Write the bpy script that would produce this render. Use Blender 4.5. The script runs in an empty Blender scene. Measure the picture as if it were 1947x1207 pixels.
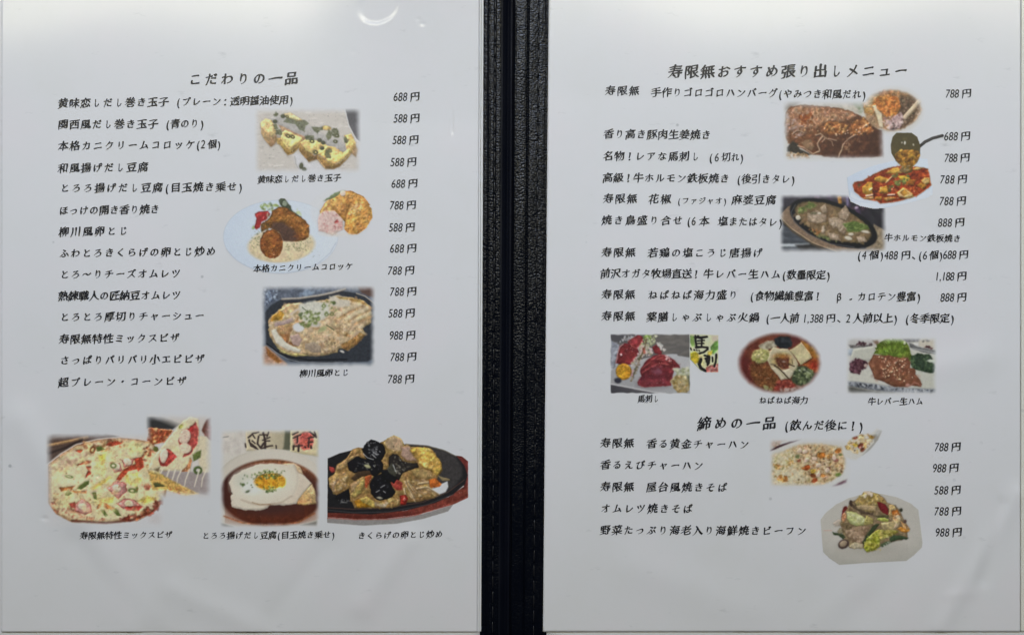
import bpy, math
import numpy as np

# ---------------------------------------------------------------- camera, world, lamps, exposure
PX = 0.00024                      # metres per pixel of the photograph on the menu
CX, CY, DIST = 973.5, 603.5, 0.52
scn = bpy.context.scene
col = scn.collection

cam_d = bpy.data.cameras.new('camera')
cam = bpy.data.objects.new('camera', cam_d)
col.objects.link(cam)
cam.location = (0, 0, DIST)
cam_d.sensor_width = 36
cam_d.lens = 36 * DIST / (1947 * PX)
cam_d.clip_start, cam_d.clip_end = 0.01, 20
scn.camera = cam

world = bpy.data.worlds.new('World')
scn.world = world
world.use_nodes = True
wn = world.node_tree
bg = wn.nodes['Background']
# a room that is bright on the far side of the table and dark overhead and behind the photographer
_tc = wn.nodes.new('ShaderNodeTexCoord')
_sp = wn.nodes.new('ShaderNodeSeparateXYZ')
wn.links.new(_tc.outputs['Generated'], _sp.inputs[0])
_rp = wn.nodes.new('ShaderNodeValToRGB')
_mr = wn.nodes.new('ShaderNodeMapRange')
_mr.inputs['From Min'].default_value = -1
wn.links.new(_sp.outputs['Y'], _mr.inputs['Value'])
wn.links.new(_mr.outputs[0], _rp.inputs[0])
for _i, (_p, _v) in enumerate(((0.0, 0.02), (0.42, 0.03), (0.60, 0.16), (0.80, 0.8), (1.0, 1.2))):
    _e = _rp.color_ramp.elements[_i] if _i < 2 else _rp.color_ramp.elements.new(_p)
    _e.position = _p
    _e.color = (0.76 * _v, 0.90 * _v, 1.0 * _v, 1)
wn.links.new(_rp.outputs[0], bg.inputs[0])
bg.inputs[1].default_value = 0.04


def area(name, loc, target, sx, sy, power, color):
    d = bpy.data.lights.new(name, 'AREA')
    d.shape = 'RECTANGLE'
    d.size, d.size_y, d.energy, d.color = sx, sy, power, color
    o = bpy.data.objects.new(name, d)
    col.objects.link(o)
    o.location = loc
    v = np.array(target, float) - np.array(loc, float)
    from mathutils import Vector
    o.rotation_euler = Vector(v).to_track_quat('-Z', 'Y').to_euler()
    return o


# a warm ceiling panel just past the upper border of the menu, an added cool fill panel behind it, one small bright bulb
warm = area('ceiling_lamp', (0.1, 0.56, 1.4), (0.1, 0.22, 0), 3.2, 0.12, 7.6, (0.99, 0.945, 0.71))
warm.data.spread = math.radians(115)
cool = area('cool_fill_panel', (0.40, 0.95, 1.4), (0.40, 0.08, 0), 2.0, 0.30, 1.58, (0.57, 0.71, 1.0))
cool.data.spread = math.radians(28)
area('bulb', (-0.06, 0.80, 1.42), (0.06, 0.10, 0), 0.16, 0.08, 3.6, (1.0, 0.93, 0.82))

scn.view_settings.view_transform = 'Standard'
scn.view_settings.look = 'None'
scn.view_settings.exposure = -0.09
scn.view_settings.gamma = 1
scn.view_settings.use_curve_mapping = False
scn.cycles.max_bounces = 6
scn.cycles.use_denoising = True

# ---------------------------------------------------------------- helpers
rng0 = np.random.default_rng(7)


def W(px, py, z):
    px, py, z = np.broadcast_arrays(np.asarray(px, float), np.asarray(py, float), np.asarray(z, float))
    k = (1 - z / DIST) * PX
    return np.stack([(px - CX) * k, -(py - CY) * k, z], -1)


def lin(c):
    c = np.asarray(c, float)
    return np.where(c <= 0.04045, c / 12.92, ((c + 0.055) / 1.055) ** 2.4)


def hx(s):
    return np.array([int(s[i:i + 2], 16) / 255 for i in (0, 2, 4)])


def sstep(a, b, x):
    t = np.clip((x - a) / (b - a), 0, 1)
    return t * t * (3 - 2 * t)


def mesh_np(name, verts, faces, mat, parent=None, smooth=True, colors=None):
    """verts (n,3); faces (m,k) all of the same k, or a list of lists"""
    me = bpy.data.meshes.new(name)
    verts = np.asarray(verts, np.float32)
    if isinstance(faces, list):
        me.from_pydata(verts.tolist(), [], faces)
    else:
        faces = np.asarray(faces, np.int32)
        m, k = faces.shape
        me.vertices.add(len(verts))
        me.vertices.foreach_set('co', verts.ravel())
        me.loops.add(m * k)
        me.loops.foreach_set('vertex_index', faces.ravel())
        me.polygons.add(m)
        me.polygons.foreach_set('loop_start', np.arange(0, m * k, k, dtype=np.int32))
        me.polygons.foreach_set('loop_total', np.full(m, k, np.int32))
        me.update(calc_edges=True)
    if colors is not None:
        a = me.color_attributes.new('print', 'FLOAT_COLOR', 'POINT')
        a.data.foreach_set('color', np.concatenate([colors, np.ones((len(colors), 1))], 1).astype(np.float32).ravel())
    me.polygons.foreach_set('use_smooth', np.full(len(me.polygons), smooth))
    me.validate()
    me.update()
    me.materials.append(mat)
    o = bpy.data.objects.new(name, me)
    col.objects.link(o)
    if parent is not None:
        o.parent = parent
    return o


def thing(name, label, cat, loc=(0, 0, 0), group=None):
    o = bpy.data.objects.new(name, None)
    o.empty_display_size = 0.02
    col.objects.link(o)
    o.location = loc
    o['label'] = label
    o['category'] = cat
    if group:
        o['group'] = group
    return o


def put(o, parent):
    """parent o (built in world space) under an empty that has a location"""
    o.parent = parent
    o.location = -parent.location
    return o


def grid_faces(nx, ny):
    i = np.arange(nx * ny).reshape(ny, nx)
    return np.stack([i[:-1, :-1], i[1:, :-1], i[1:, 1:], i[:-1, 1:]], -1).reshape(-1, 4)


def vnoise(h, w, scale, seed):
    r = np.random.default_rng(seed)
    gh, gw = int(h / scale) + 4, int(w / scale) + 4
    g = r.random((gh, gw))
    y, x = np.arange(h) / scale, np.arange(w) / scale
    y0, x0 = y.astype(int), x.astype(int)
    fy, fx = (y - y0)[:, None], (x - x0)[None, :]
    fy, fx = fy * fy * (3 - 2 * fy), fx * fx * (3 - 2 * fx)
    a = g[y0][:, x0]
    b = g[y0][:, x0 + 1]
    c = g[y0 + 1][:, x0]
    d = g[y0 + 1][:, x0 + 1]
    return (a * (1 - fx) + b * fx) * (1 - fy) + (c * (1 - fx) + d * fx) * fy


# ---------------------------------------------------------------- materials
PAPER = np.array([0.776, 0.767, 0.782])


def principled(name):
    m = bpy.data.materials.new(name)
    m.use_nodes = True
    nt = m.node_tree
    return m, nt, nt.nodes['Principled BSDF']


def laminate(p):
    p.inputs['Roughness'].default_value = 0.45
    p.inputs['Specular IOR Level'].default_value = 0.3
    p.inputs['Coat Weight'].default_value = 1.0
    p.inputs['Coat Roughness'].default_value = 0.155
    p.inputs['Coat IOR'].default_value = 1.4


def N(nt, kind, **kw):
    n = nt.nodes.new(kind)
    for k, v in kw.items():
        if k in n.inputs:
            n.inputs[k].default_value = v
        else:
            setattr(n, k, v)
    return n


def ramp(nt, src, stops):
    r = nt.nodes.new('ShaderNodeValToRGB')
    nt.links.new(src, r.inputs[0])
    el = r.color_ramp.elements
    while len(el) < len(stops):
        el.new(0.5)
    for e, (p, c) in zip(el, stops):
        e.position = p
        e.color = (c, c, c, 1) if np.isscalar(c) else (*c, 1)
    return r


def make_paper(name, base, grime=1.0):
    m, nt, p = principled(name)
    laminate(p)
    tc = N(nt, 'ShaderNodeTexCoord')
    # faint cloudy mottling and small scuffs and specks of dirt on the plastic
    n1 = N(nt, 'ShaderNodeTexNoise', Scale=20.0, Detail=5.0, Roughness=0.6)
    nt.links.new(tc.outputs['Object'], n1.inputs['Vector'])
    r1 = ramp(nt, n1.outputs['Fac'], [(0.3, tuple(base * np.array([0.962, 0.970, 0.965]))), (0.5, tuple(base * np.array([0.985, 0.992, 1.0]))), (0.7, tuple(base * np.array([1.01, 0.993, 1.01])))])
    n2 = N(nt, 'ShaderNodeTexVoronoi', Scale=62.0, Randomness=1.0)
    nt.links.new(tc.outputs['Object'], n2.inputs['Vector'])
    r2 = ramp(nt, n2.outputs['Distance'], [(0.0, 1.0), (0.042, 0.9), (0.066, 0.0)])
    n3 = N(nt, 'ShaderNodeTexNoise', Scale=37.0, Detail=1.0)
    nt.links.new(tc.outputs['Object'], n3.inputs['Vector'])
    r3 = ramp(nt, n3.outputs['Fac'], [(0.50, 0.0), (0.60, 0.6 * grime)])
    mu = N(nt, 'ShaderNodeMath', operation='MULTIPLY')
    nt.links.new(r2.outputs[0], mu.inputs[0])
    nt.links.new(r3.outputs[0], mu.inputs[1])
    # smeared pale grey scuffs
    mp = N(nt, 'ShaderNodeMapping')
    mp.inputs['Rotation'].default_value = (0, 0, 0.35)
    mp.inputs['Scale'].default_value = (70, 190, 90)
    nt.links.new(tc.outputs['Object'], mp.inputs['Vector'])
    n4 = N(nt, 'ShaderNodeTexNoise', Scale=1.0, Detail=3.0, Roughness=0.7)
    nt.links.new(mp.outputs[0], n4.inputs['Vector'])
    r4 = ramp(nt, n4.outputs['Fac'], [(0.66, 0.0), (0.78, 0.28 * grime)])
    ad = N(nt, 'ShaderNodeMath', operation='ADD', use_clamp=True)
    nt.links.new(mu.outputs[0], ad.inputs[0])
    nt.links.new(r4.outputs[0], ad.inputs[1])
    mx = N(nt, 'ShaderNodeMix', data_type='RGBA')
    nt.links.new(ad.outputs[0], mx.inputs[0])
    nt.links.new(r1.outputs[0], mx.inputs[6])
    mx.inputs[7].default_value = (0.33, 0.34, 0.36, 1)
    nt.links.new(mx.outputs[2], p.inputs['Base Color'])
    # the film is not perfectly even
    n5 = N(nt, 'ShaderNodeTexNoise', Scale=90.0, Detail=5.0, Roughness=0.65)
    nt.links.new(tc.outputs['Object'], n5.inputs['Vector'])
    b = N(nt, 'ShaderNodeBump', Strength=0.10, Distance=0.0006)
    nt.links.new(n5.outputs['Fac'], b.inputs['Height'])
    nt.links.new(b.outputs[0], p.inputs['Normal'])
    return m


M_PAPER = make_paper('laminated_paper', PAPER)
M_BACK = make_paper('backing_paper', PAPER * np.array([0.97, 0.97, 0.95]), 0.6)
M_EDGE = make_paper('clear_film_edge', PAPER * np.array([0.97, 0.98, 0.95]), 0.3)
M_YEDGE = make_paper('yellowed_film_edge', PAPER * np.array([1.0, 1.0, 0.86]), 0.5)

M_PRINT, _nt, _p = principled('printed_picture')
laminate(_p)
_a = N(_nt, 'ShaderNodeAttribute', attribute_name='print')
_nt.links.new(_a.outputs['Color'], _p.inputs['Base Color'])

M_INK, _nt, _p = principled('black_ink')
laminate(_p)
_p.inputs['Base Color'].default_value = (0.018, 0.018, 0.023, 1)
_p.inputs['Specular IOR Level'].default_value = 0.25


def leather(name, base, bump, rough, scale=(1500, 1050, 1500)):
    m, nt, p = principled(name)
    p.inputs['Base Color'].default_value = (*base, 1)
    p.inputs['Specular IOR Level'].default_value = 0.17
    tc = N(nt, 'ShaderNodeTexCoord')
    n0 = N(nt, 'ShaderNodeTexNoise', Scale=420.0, Detail=2.0)
    nt.links.new(tc.outputs['Object'], n0.inputs['Vector'])
    mv = N(nt, 'ShaderNodeVectorMath', operation='SCALE')
    nt.links.new(n0.outputs['Color'], mv.inputs[0])
    mv.inputs['Scale'].default_value = 0.0012
    av = N(nt, 'ShaderNodeVectorMath', operation='ADD')
    nt.links.new(tc.outputs['Object'], av.inputs[0])
    nt.links.new(mv.outputs[0], av.inputs[1])
    mp = N(nt, 'ShaderNodeMapping')
    mp.inputs['Scale'].default_value = scale
    nt.links.new(av.outputs[0], mp.inputs['Vector'])
    v = N(nt, 'ShaderNodeTexVoronoi', Scale=1.0, feature='SMOOTH_F1')
    v.inputs['Smoothness'].default_value = 0.35
    nt.links.new(mp.outputs[0], v.inputs['Vector'])
    b = N(nt, 'ShaderNodeBump', Strength=bump, Distance=0.0005, invert=True)
    nt.links.new(v.outputs['Distance'], b.inputs['Height'])
    nt.links.new(b.outputs[0], p.inputs['Normal'])
    n2 = N(nt, 'ShaderNodeTexNoise', Scale=60.0, Detail=3.0)
    nt.links.new(tc.outputs['Object'], n2.inputs['Vector'])
    r = ramp(nt, n2.outputs['Fac'], [(0.3, rough - 0.05), (0.7, rough + 0.08)])
    nt.links.new(r.outputs[0], p.inputs['Roughness'])
    return m


M_LEATHER = leather('black_leatherette', (0.0020, 0.0030, 0.0062), 0.36, 0.24, (850, 1350, 850))
M_FOLD = leather('smooth_black_fold', (0.002, 0.003, 0.0075), 0.08, 0.5)
M_THREAD, _nt, _p = principled('black_thread')
_p.inputs['Base Color'].default_value = (0.014, 0.014, 0.017, 1)
_p.inputs['Roughness'].default_value = 0.35

M_TABLE, _nt, _p = principled('dark_wood_table')
_tc = N(_nt, 'ShaderNodeTexCoord')
_mp = N(_nt, 'ShaderNodeMapping')
_mp.inputs['Scale'].default_value = (3, 40, 3)
_nt.links.new(_tc.outputs['Object'], _mp.inputs['Vector'])
_n = N(_nt, 'ShaderNodeTexNoise', Scale=2.0, Detail=6.0)
_nt.links.new(_mp.outputs[0], _n.inputs['Vector'])
_r = ramp(_nt, _n.outputs['Fac'], [(0.3, (0.035, 0.018, 0.009)), (0.7, (0.09, 0.05, 0.026))])
_nt.links.new(_r.outputs[0], _p.inputs['Base Color'])
_p.inputs['Roughness'].default_value = 0.4

# ---------------------------------------------------------------- table top (hidden under the menu)
def box(name, x0, x1, y0, y1, z0, z1, mat, parent=None, bev=0.0):
    """px ranges, z in metres, bevelled top edge"""
    b = bev / PX
    prof = [(0, z0), (0, z1 - bev), (b * 0.3, z1 - bev * 0.3), (b, z1)]
    V, F = [], []
    for ins, z in prof:
        for (x, y) in ((x0 + ins, y0 + ins), (x1 - ins, y0 + ins), (x1 - ins, y1 - ins), (x0 + ins, y1 - ins)):
            V.append(((x - CX) * PX, -(y - CY) * PX, z))
    for r in range(len(prof) - 1):
        for i in range(4):
            j = (i + 1) % 4
            F.append([r * 4 + i, (r + 1) * 4 + i, (r + 1) * 4 + j, r * 4 + j])
    F.append([len(V) - 4, len(V) - 1, len(V) - 2, len(V) - 3])
    F.append([0, 1, 2, 3])
    return mesh_np(name, V, F, mat, parent, smooth=False)


table = box('tabletop', -1100, 3050, -900, 2300, -0.030, -0.0062, M_TABLE, None, 0.002)
table['kind'] = 'structure'

# ---------------------------------------------------------------- leatherette cover
TOP, BOT = -130, 1262             # the cover runs past the frame at both ends
cover = thing('menu_cover', 'open black leatherette menu cover with stitched spine strip between the two white pages',
              'menu cover', (0, 0, -0.006))


def edge_l(y):                    # right border of the left page, left border of the strip
    return 920 - 4.0 * np.asarray(y, float) / 1207


def edge_r(y):
    return 1042.5 - 11.5 * np.asarray(y, float) / 1207


# across the strip: t = 0 at the left page, 1 at the right page
PROF = [(-0.30, -0.4), (-0.06, -0.4), (-0.03, 0.1), (0.0, 0.5), (0.03, 0.62), (0.055, 0.55), (0.07, 0.25),
        (0.085, 0.55), (0.12, 0.72), (0.155, 0.72), (0.168, 0.52), (0.174, 0.16), (0.182, 0.16), (0.188, 0.52), (0.205, 0.72),
        (0.25, 0.70), (0.30, 0.35), (0.34, -0.5), (0.38, -1.6), (0.42, -2.4), (0.445, -2.6), (0.462, -1.6),
        (0.472, -0.1), (0.480, 0.6), (0.492, 0.98), (0.52, 1.12), (0.58, 1.16), (0.64, 1.08), (0.672, 0.9), (0.684, 0.55),
        (0.688, 0.3), (0.694, 0.3), (0.700, 0.9), (0.715, 1.12), (0.74, 1.16), (0.80, 1.04), (0.840, 0.92), (0.849, 0.45),
        (0.859, 0.42), (0.868, 0.9), (0.90, 0.92), (0.95, 0.80), (0.965, 0.6), (0.985, 0.75), (1.0, 0.7), (1.015, 0.3),
        (1.05, -0.4), (1.3, -0.4)]
pt, pz = np.array([a for a, b in PROF]), np.array([b for a, b in PROF]) * 0.001


def strip_z(t):
    return np.interp(t, pt, pz)


ys = np.arange(TOP, BOT + 1, 6.0)


def strip(name, t0, t1, mat, parent):
    ts = np.unique(np.concatenate([[t0, t1], pt[(pt > t0) & (pt < t1)], np.arange(t0, t1, 0.006)]))
    Y, T = np.meshgrid(ys, ts, indexing='ij')
    wob = 0.006 * np.sin(Y / 31.0) * np.exp(-((T - 0.475) / 0.012) ** 2)
    T2 = T + wob
    X = edge_l(Y) + (edge_r(Y) - edge_l(Y)) * T2
    Z = strip_z(T) + 0.00012 * np.sin(Y / 47.0 + T * 9) * (np.abs(T - 0.5) < 0.45)
    P = W(X, Y, Z).reshape(-1, 3) - np.array(parent.location)
    return mesh_np(name, P, grid_faces(len(ts), len(ys)), mat, parent)


def put_box(*a, **k):
    o = box(*a, **k)
    put(o, cover)
    return o


for x0, x1 in ((-34, 905), (1046, 1984)):
    put_box('cover_panel', x0, x1, TOP - 4, BOT + 4, -0.0058, -0.0006, M_LEATHER, None, 0.0015)
put_box('spine_backing', 906, 1045, TOP - 2, BOT + 2, -0.0058, -0.0032, M_FOLD, None, 0.0003)
strip('binding_edge', -0.12, 0.272, M_LEATHER, cover)
strip('spine_fold', 0.272, 0.476, M_FOLD, cover)
strip('spine_ridge', 0.476, 0.690, M_LEATHER, cover)
strip('binding_edge', 0.690, 1.10, M_LEATHER, cover)


def stitches(t, phase, pitch=28.8):
    V, F = [], []
    y = TOP + 10 + phase
    k = 0
    while y < BOT - 30:
        L = pitch - 5.0
        off = 0.7 * math.sin(k * 1.7)
        base = len(V)
        nseg, nr = 6, 6
        for i in range(nseg + 1):
            u = i / nseg
            yy = y + L * u
            r = 1.15 * math.sqrt(max(0.0, 1 - (2 * u - 1) ** 4)) + 0.12
            x = edge_l(yy) + (edge_r(yy) - edge_l(yy)) * t + off * (u - 0.5)
            zc = strip_z(t) + 0.00006 + 0.00016 * math.sin(math.pi * u)
            for j in range(nr):
                a = 2 * math.pi * j / nr
                p = W(x + r * math.cos(a), yy, zc + r * PX * math.sin(a))
                V.append(p - np.array(cover.location))
        for i in range(nseg):
            for j in range(nr):
                a, b = base + i * nr + j, base + i * nr + (j + 1) % nr
                F.append([a, b, b + nr, a + nr])
        F.append([base + j for j in range(nr)][::-1])
        F.append([base + nseg * nr + j for j in range(nr)])
        y += pitch
        k += 1
    return mesh_np('stitching', np.array(V), F, M_THREAD, cover)


stitches(0.178, 4)
stitches(0.855, 12)

# ---------------------------------------------------------------- the two pages: one height field each
Z0 = 0.0016


def ridge(x, y, ax, ay, bx, by, w, h):
    """a soft crease from a to b"""
    dx, dy = bx - ax, by - ay
    L2 = dx * dx + dy * dy
    t = np.clip(((x - ax) * dx + (y - ay) * dy) / L2, 0, 1)
    d = np.hypot(x - ax - t * dx, y - ay - t * dy)
    return 1.9 * h * np.exp(-(d / w) ** 2)


def page_z(x, y):
    x, y = np.asarray(x, float), np.asarray(y, float)
    x, y = np.broadcast_arrays(x, y)
    left = x < 976
    z = np.full(x.shape, Z0)
    # gentle waves of the film over the whole sheet
    z = z + 0.00010 * np.sin(x / 83 + 1.3 * np.sin(y / 140)) + 0.00008 * np.sin(y / 66 + x / 210)
    # --- left page
    dl = np.zeros(x.shape)
    r = np.hypot((x - 720) / 1.15, y - 12 + 0.16 * (x - 720))
    dl = dl - 0.00021 * sstep(37, 27, r)
    g = np.exp(-((x - 860) / 3.2) ** 2) * sstep(200, 216, y) * sstep(262, 244, y)
    dl = dl - 0.00026 * g * ((y - 200) / 60)
    for (sx, sy, s, a) in ((186, 905, 3.0, 3e-4), (85, 985, 4.5, 3e-4), (803, 46, 4.0, 1.2e-4), (795, 37, 3.5, 0.8e-4),
                           (672, 98, 4.0, 0.7e-4), (826, 77, 3.0, 0.7e-4)):
        dl = dl - a * np.exp(-(((x - sx) / (s * 1.5)) ** 2 + ((y - sy) / s) ** 2))
    dl = dl + ridge(x, y, 40, 800, 260, 1175, 34, 0.00055) + ridge(x, y, 150, 1030, 330, 1260, 26, -0.0004)
    dl = dl + ridge(x, y, 690, 1150, 770, 1030, 26, 0.00042) + ridge(x, y, 520, 1170, 620, 1040, 22, -0.00025)
    dl = dl + ridge(x, y, 330, 1120, 480, 1190, 26, 0.00035)
    dl = dl + 0.0040 * sstep(540, 820, x) * np.clip((235 - y) / 330, 0, 1) ** 1.3
    # --- right page
    dr = 0.0016 * sstep(1360, 1060, x) * np.clip((190 - y) / 280, 0, 1) ** 1.3
    dr = dr + ridge(x, y, 1935, 940, 1790, 1190, 19, 0.00042) + ridge(x, y, 1905, 960, 1870, 1100, 15, -0.0003)
    dr = dr + ridge(x, y, 1800, 1132, 1850, 1126, 10, 0.00010)
    dr = dr + ridge(x, y, 1220, 1080, 1420, 1160, 40, 0.0003) + ridge(x, y, 1780, 700, 1870, 680, 30, 0.0003)
    dr = dr + ridge(x, y, 1650, 1150, 1760, 1010, 40, -0.0003) + ridge(x, y, 1540, 1190, 1640, 1110, 26, 0.0002)
    for (sx, sy, s, a) in ((1073, 1166, 3.0, 1.0e-4), (1930, 195, 4.0, 0.8e-4)):
        dr = dr - a * np.exp(-(((x - sx) / (s * 1.5)) ** 2 + ((y - sy) / s) ** 2))
    return z + np.where(left, dl, dr)


def axis(a, b, step, fine=()):
    pts = [a]
    while pts[-1] < b:
        s = step
        for f0, f1, fs in fine:
            if f0 <= pts[-1] <= f1:
                s = fs
        pts.append(pts[-1] + s)
    pts[-1] = b
    return np.array(pts)


def sheet(name, xl, xr, yt, yb, zfun, mat, parent, thick=0.00025, step=5.0, fx=(), fy=()):
    """a sheet whose left and right borders are functions of y; borders turn down by its thickness"""
    v = axis(yt, yb, step, fy)
    ref = axis(float(xl(0)), float(xr(0)), step, fx)
    u = (ref - ref[0]) / (ref[-1] - ref[0])
    Y, U = np.meshgrid(v, u, indexing='ij')
    X = xl(Y) + (xr(Y) - xl(Y)) * U
    Z = zfun(X, Y)
    ny, nx = Y.shape
    # rim
    Xp, Yp, Zp = np.pad(X, 1, 'edge'), np.pad(Y, 1, 'edge'), np.pad(Z, 1, 'edge')
    Zp[0, :] -= thick
    Zp[-1, :] -= thick
    Zp[:, 0] -= thick
    Zp[:, -1] -= thick
    P = W(Xp, Yp, Zp)
    P = P.reshape(-1, 3) - np.array(parent.location)
    return mesh_np(name, P, grid_faces(nx + 2, ny + 2), mat, parent)


cst = lambda c: (lambda y: np.full(np.shape(y), float(c)))
PT, PB_L, PB_R = -92, 1200.5, 1200
pages = [
    thing('menu_page', 'white laminated menu page of small dishes and pizza, left of the black spine', 'menu page',
          ((480 - CX) * PX, 0, 0.0), 'laminated menu pages'),
    thing('menu_page', 'white laminated menu page of recommended and closing dishes, right of the black spine', 'menu page',
          ((1490 - CX) * PX, 0, 0.0), 'laminated menu pages')]
PL, PR = pages
FXL = ((690, 760, 2.0), (850, 872, 0.8), (170, 200, 1.5), (75, 97, 1.5), (785, 812, 2.0))
FYL = ((-60, 60, 2.0), (195, 266, 3.0), (897, 913, 1.5), (975, 996, 1.5))
sheet('printed_sheet', lambda y: 2.4 + 0 * y, lambda y: edge_l(y) - 8.5, PT, PB_L, page_z, M_PAPER, PL, 0.0004, 4.0, FXL, FYL)
sheet('printed_sheet', lambda y: edge_r(y) + 1.2, lambda y: 1940.5 - 1.0 * y / 1207, PT, PB_R, page_z, M_PAPER, PR, 0.0004, 4.0,
      ((1895, 1940, 2.5),), ())
# welded clear borders of the sleeves
lowz = lambda d: (lambda x, y: page_z(x, y) + d)
sheet('film_border', lambda y: edge_l(y) - 8.0, lambda y: edge_l(y) - 5.4, PT, PB_L, lowz(-0.00035), M_EDGE, PL, 0.00004, 1.3, (), ())
sheet('film_border', lambda y: edge_l(y) - 4.8, lambda y: edge_l(y) - 0.6 - 0.6 * y / 1207, PT, PB_L - 1.0,
      lambda x, y: page_z(x, y) - 0.0002 + 0.00016 * np.sin(np.clip((edge_l(y) - 0.5 - x) / 4.2, 0, 1) * math.pi), M_EDGE, PL, 0.0003, 1.0)
sheet('film_border', lambda y: 1941.6 - 1.0 * y / 1207, lambda y: 1976 + 0 * y, PT, PB_R, lowz(-0.0003), M_YEDGE, PR, 0.00005, 4.0)
# the sheet behind each page shows under its lower border
flat = lambda z: (lambda x, y: np.full(np.broadcast(x, y).shape, z))
sheet('backing_sheet', lambda y: -30 + 0 * y, lambda y: 912.2 + 0 * y, PT - 6, 1236, flat(0.00055), M_BACK, PL, 0.0003, 40)
sheet('backing_sheet', lambda y: 1039.2 + 0 * y, lambda y: 1978 + 0 * y, PT - 6, 1236, flat(0.00055), M_BACK, PR, 0.0003, 40)

# ---------------------------------------------------------------- lettering
_fc = bpy.data.curves.new('glyph_source', 'FONT')
_fo = bpy.data.objects.new('glyph_source', _fc)
col.objects.link(_fo)
_cache = {}
KANA = set('ぁあぃいぅうぇえぉおかがきぎくぐけげこごさざしじすずせぜそぞただちぢっつづてでとどなにぬねのはばぱひびぴふぶぷへべぺほぼぽまみむめもゃやゅゆょよらりるれろわをん'
           'ァアィイゥウェエォオカガキギクグケゲコゴサザシジスズセゼソゾタダチヂッツヅテデトドナニヌネノハバパヒビピフブプヘベペホボポマミムメモャヤュユョヨラリルレロワヲンー～・')


def fill(loops, sg):
    """triangulate outlines by the non-zero winding rule"""
    from mathutils import Vector
    from mathutils.geometry import delaunay_2d_cdt
    pts, edges = [], []
    for l in loops:
        n0, n = len(pts), len(l)
        pts += [Vector((float(p[0]), float(p[1]))) for p in l]
        edges += [(n0 + i, n0 + (i + 1) % n) for i in range(n)]
    vs, _, fs, _, _, _ = delaunay_2d_cdt(pts, edges, [], 0, 1e-6)
    V = np.array([v[:] for v in vs])
    T = np.array([f[:] for f in fs])
    C = V[T].mean(1)
    wn = np.zeros(len(C))
    for l in loops:
        a, b = l, np.roll(l, -1, 0)
        up = (a[None, :, 1] <= C[:, None, 1]) & (b[None, :, 1] > C[:, None, 1])
        dn = (a[None, :, 1] > C[:, None, 1]) & (b[None, :, 1] <= C[:, None, 1])
        cr = (b[:, 0] - a[:, 0])[None] * (C[:, None, 1] - a[None, :, 1]) - (C[:, None, 0] - a[None, :, 0]) * (b[:, 1] - a[:, 1])[None]
        wn += (up & (cr > 0)).sum(1) - (dn & (cr < 0)).sum(1)
    T = T[wn * sg > 0.5]
    A = V[T]
    ar = (A[:, 1, 0] - A[:, 0, 0]) * (A[:, 2, 1] - A[:, 0, 1]) - (A[:, 2, 0] - A[:, 0, 0]) * (A[:, 1, 1] - A[:, 0, 1])
    T[ar < 0] = T[ar < 0][:, ::-1]
    return V, T.tolist()


def brush_ends(bp, so, seed):
    """give the square stroke ends of the plain letter the shapes a brush leaves"""
    n = len(bp)
    if n < 4:
        return
    P = [b[1].copy() for b in bp]
    done = set()
    for i in range(n):
        h, i2, k = P[i - 1], (i + 1) % n, P[(i + 2) % n]
        if i in done or i2 in done:
            continue
        a, b = P[i], P[i2]
        e = b - a
        L = float(np.hypot(*e))
        if not 0.035 < L < 0.115:
            continue
        # straight cap?
        if abs(e[0] * (bp[i][2] - a)[1] - e[1] * (bp[i][2] - a)[0]) > 0.15 * L * L:
            continue
        d1, d2 = a - h, k - b
        l1, l2 = np.hypot(*d1), np.hypot(*d2)
        if l1 < 0.07 or l2 < 0.07:
            continue
        d1, d2, u = d1 / l1, d2 / l2, e / L
        # walking the outline, the ink is on one side; both corners must be convex and the sides run back to back
        c1, c2 = (d1[0] * u[1] - d1[1] * u[0]) * so, (u[0] * d2[1] - u[1] * d2[0]) * so
        if c1 < 0.45 or c2 < 0.45 or d1 @ d2 > -0.8:
            continue
        nr = np.array([u[1], -u[0]]) * so            # out of the stroke
        m = (a + b) / 2
        if nr[1] < -0.5 or (nr[1] < -0.1 and nr[0] < -0.5):   # foot of a downstroke or sweep: drawn out to a point
            lean = -0.02 if nr[0] < 0.3 else 0.02
            na = m + (a - m) * 0.40 + nr * 0.032 + np.array([lean, 0])
            nb = m + (b - m) * 0.40 + nr * 0.032 + np.array([lean, 0])
        elif nr[0] > 0.5:                            # right end of a level stroke: pressed, thicker, dropped
            na = m + (a - m) * 1.35 + nr * 0.012 + np.array([0, -0.014])
            nb = m + (b - m) * 1.35 + nr * 0.012 + np.array([0, -0.014])
        elif nr[0] < -0.5:                           # left end: thin slanted entry
            up = a if a[1] > b[1] else b
            na, nb = [m + (p - m) * 0.75 + nr * (0.035 if p is up else -0.015) for p in (a, b)]
        else:                                        # head of a downstroke: slanted
            lf = a if a[0] < b[0] else b
            na, nb = [m + (p - m) * 1.2 + nr * (0.04 if p is lf else -0.02) for p in (a, b)]
        for j, q in ((i, na), (i2, nb)):
            dl = q - P[j]
            bp[j][0] = bp[j][0] + dl
            bp[j][1] = q
            bp[j][2] = bp[j][2] + dl
        done |= {i, i2}


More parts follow.
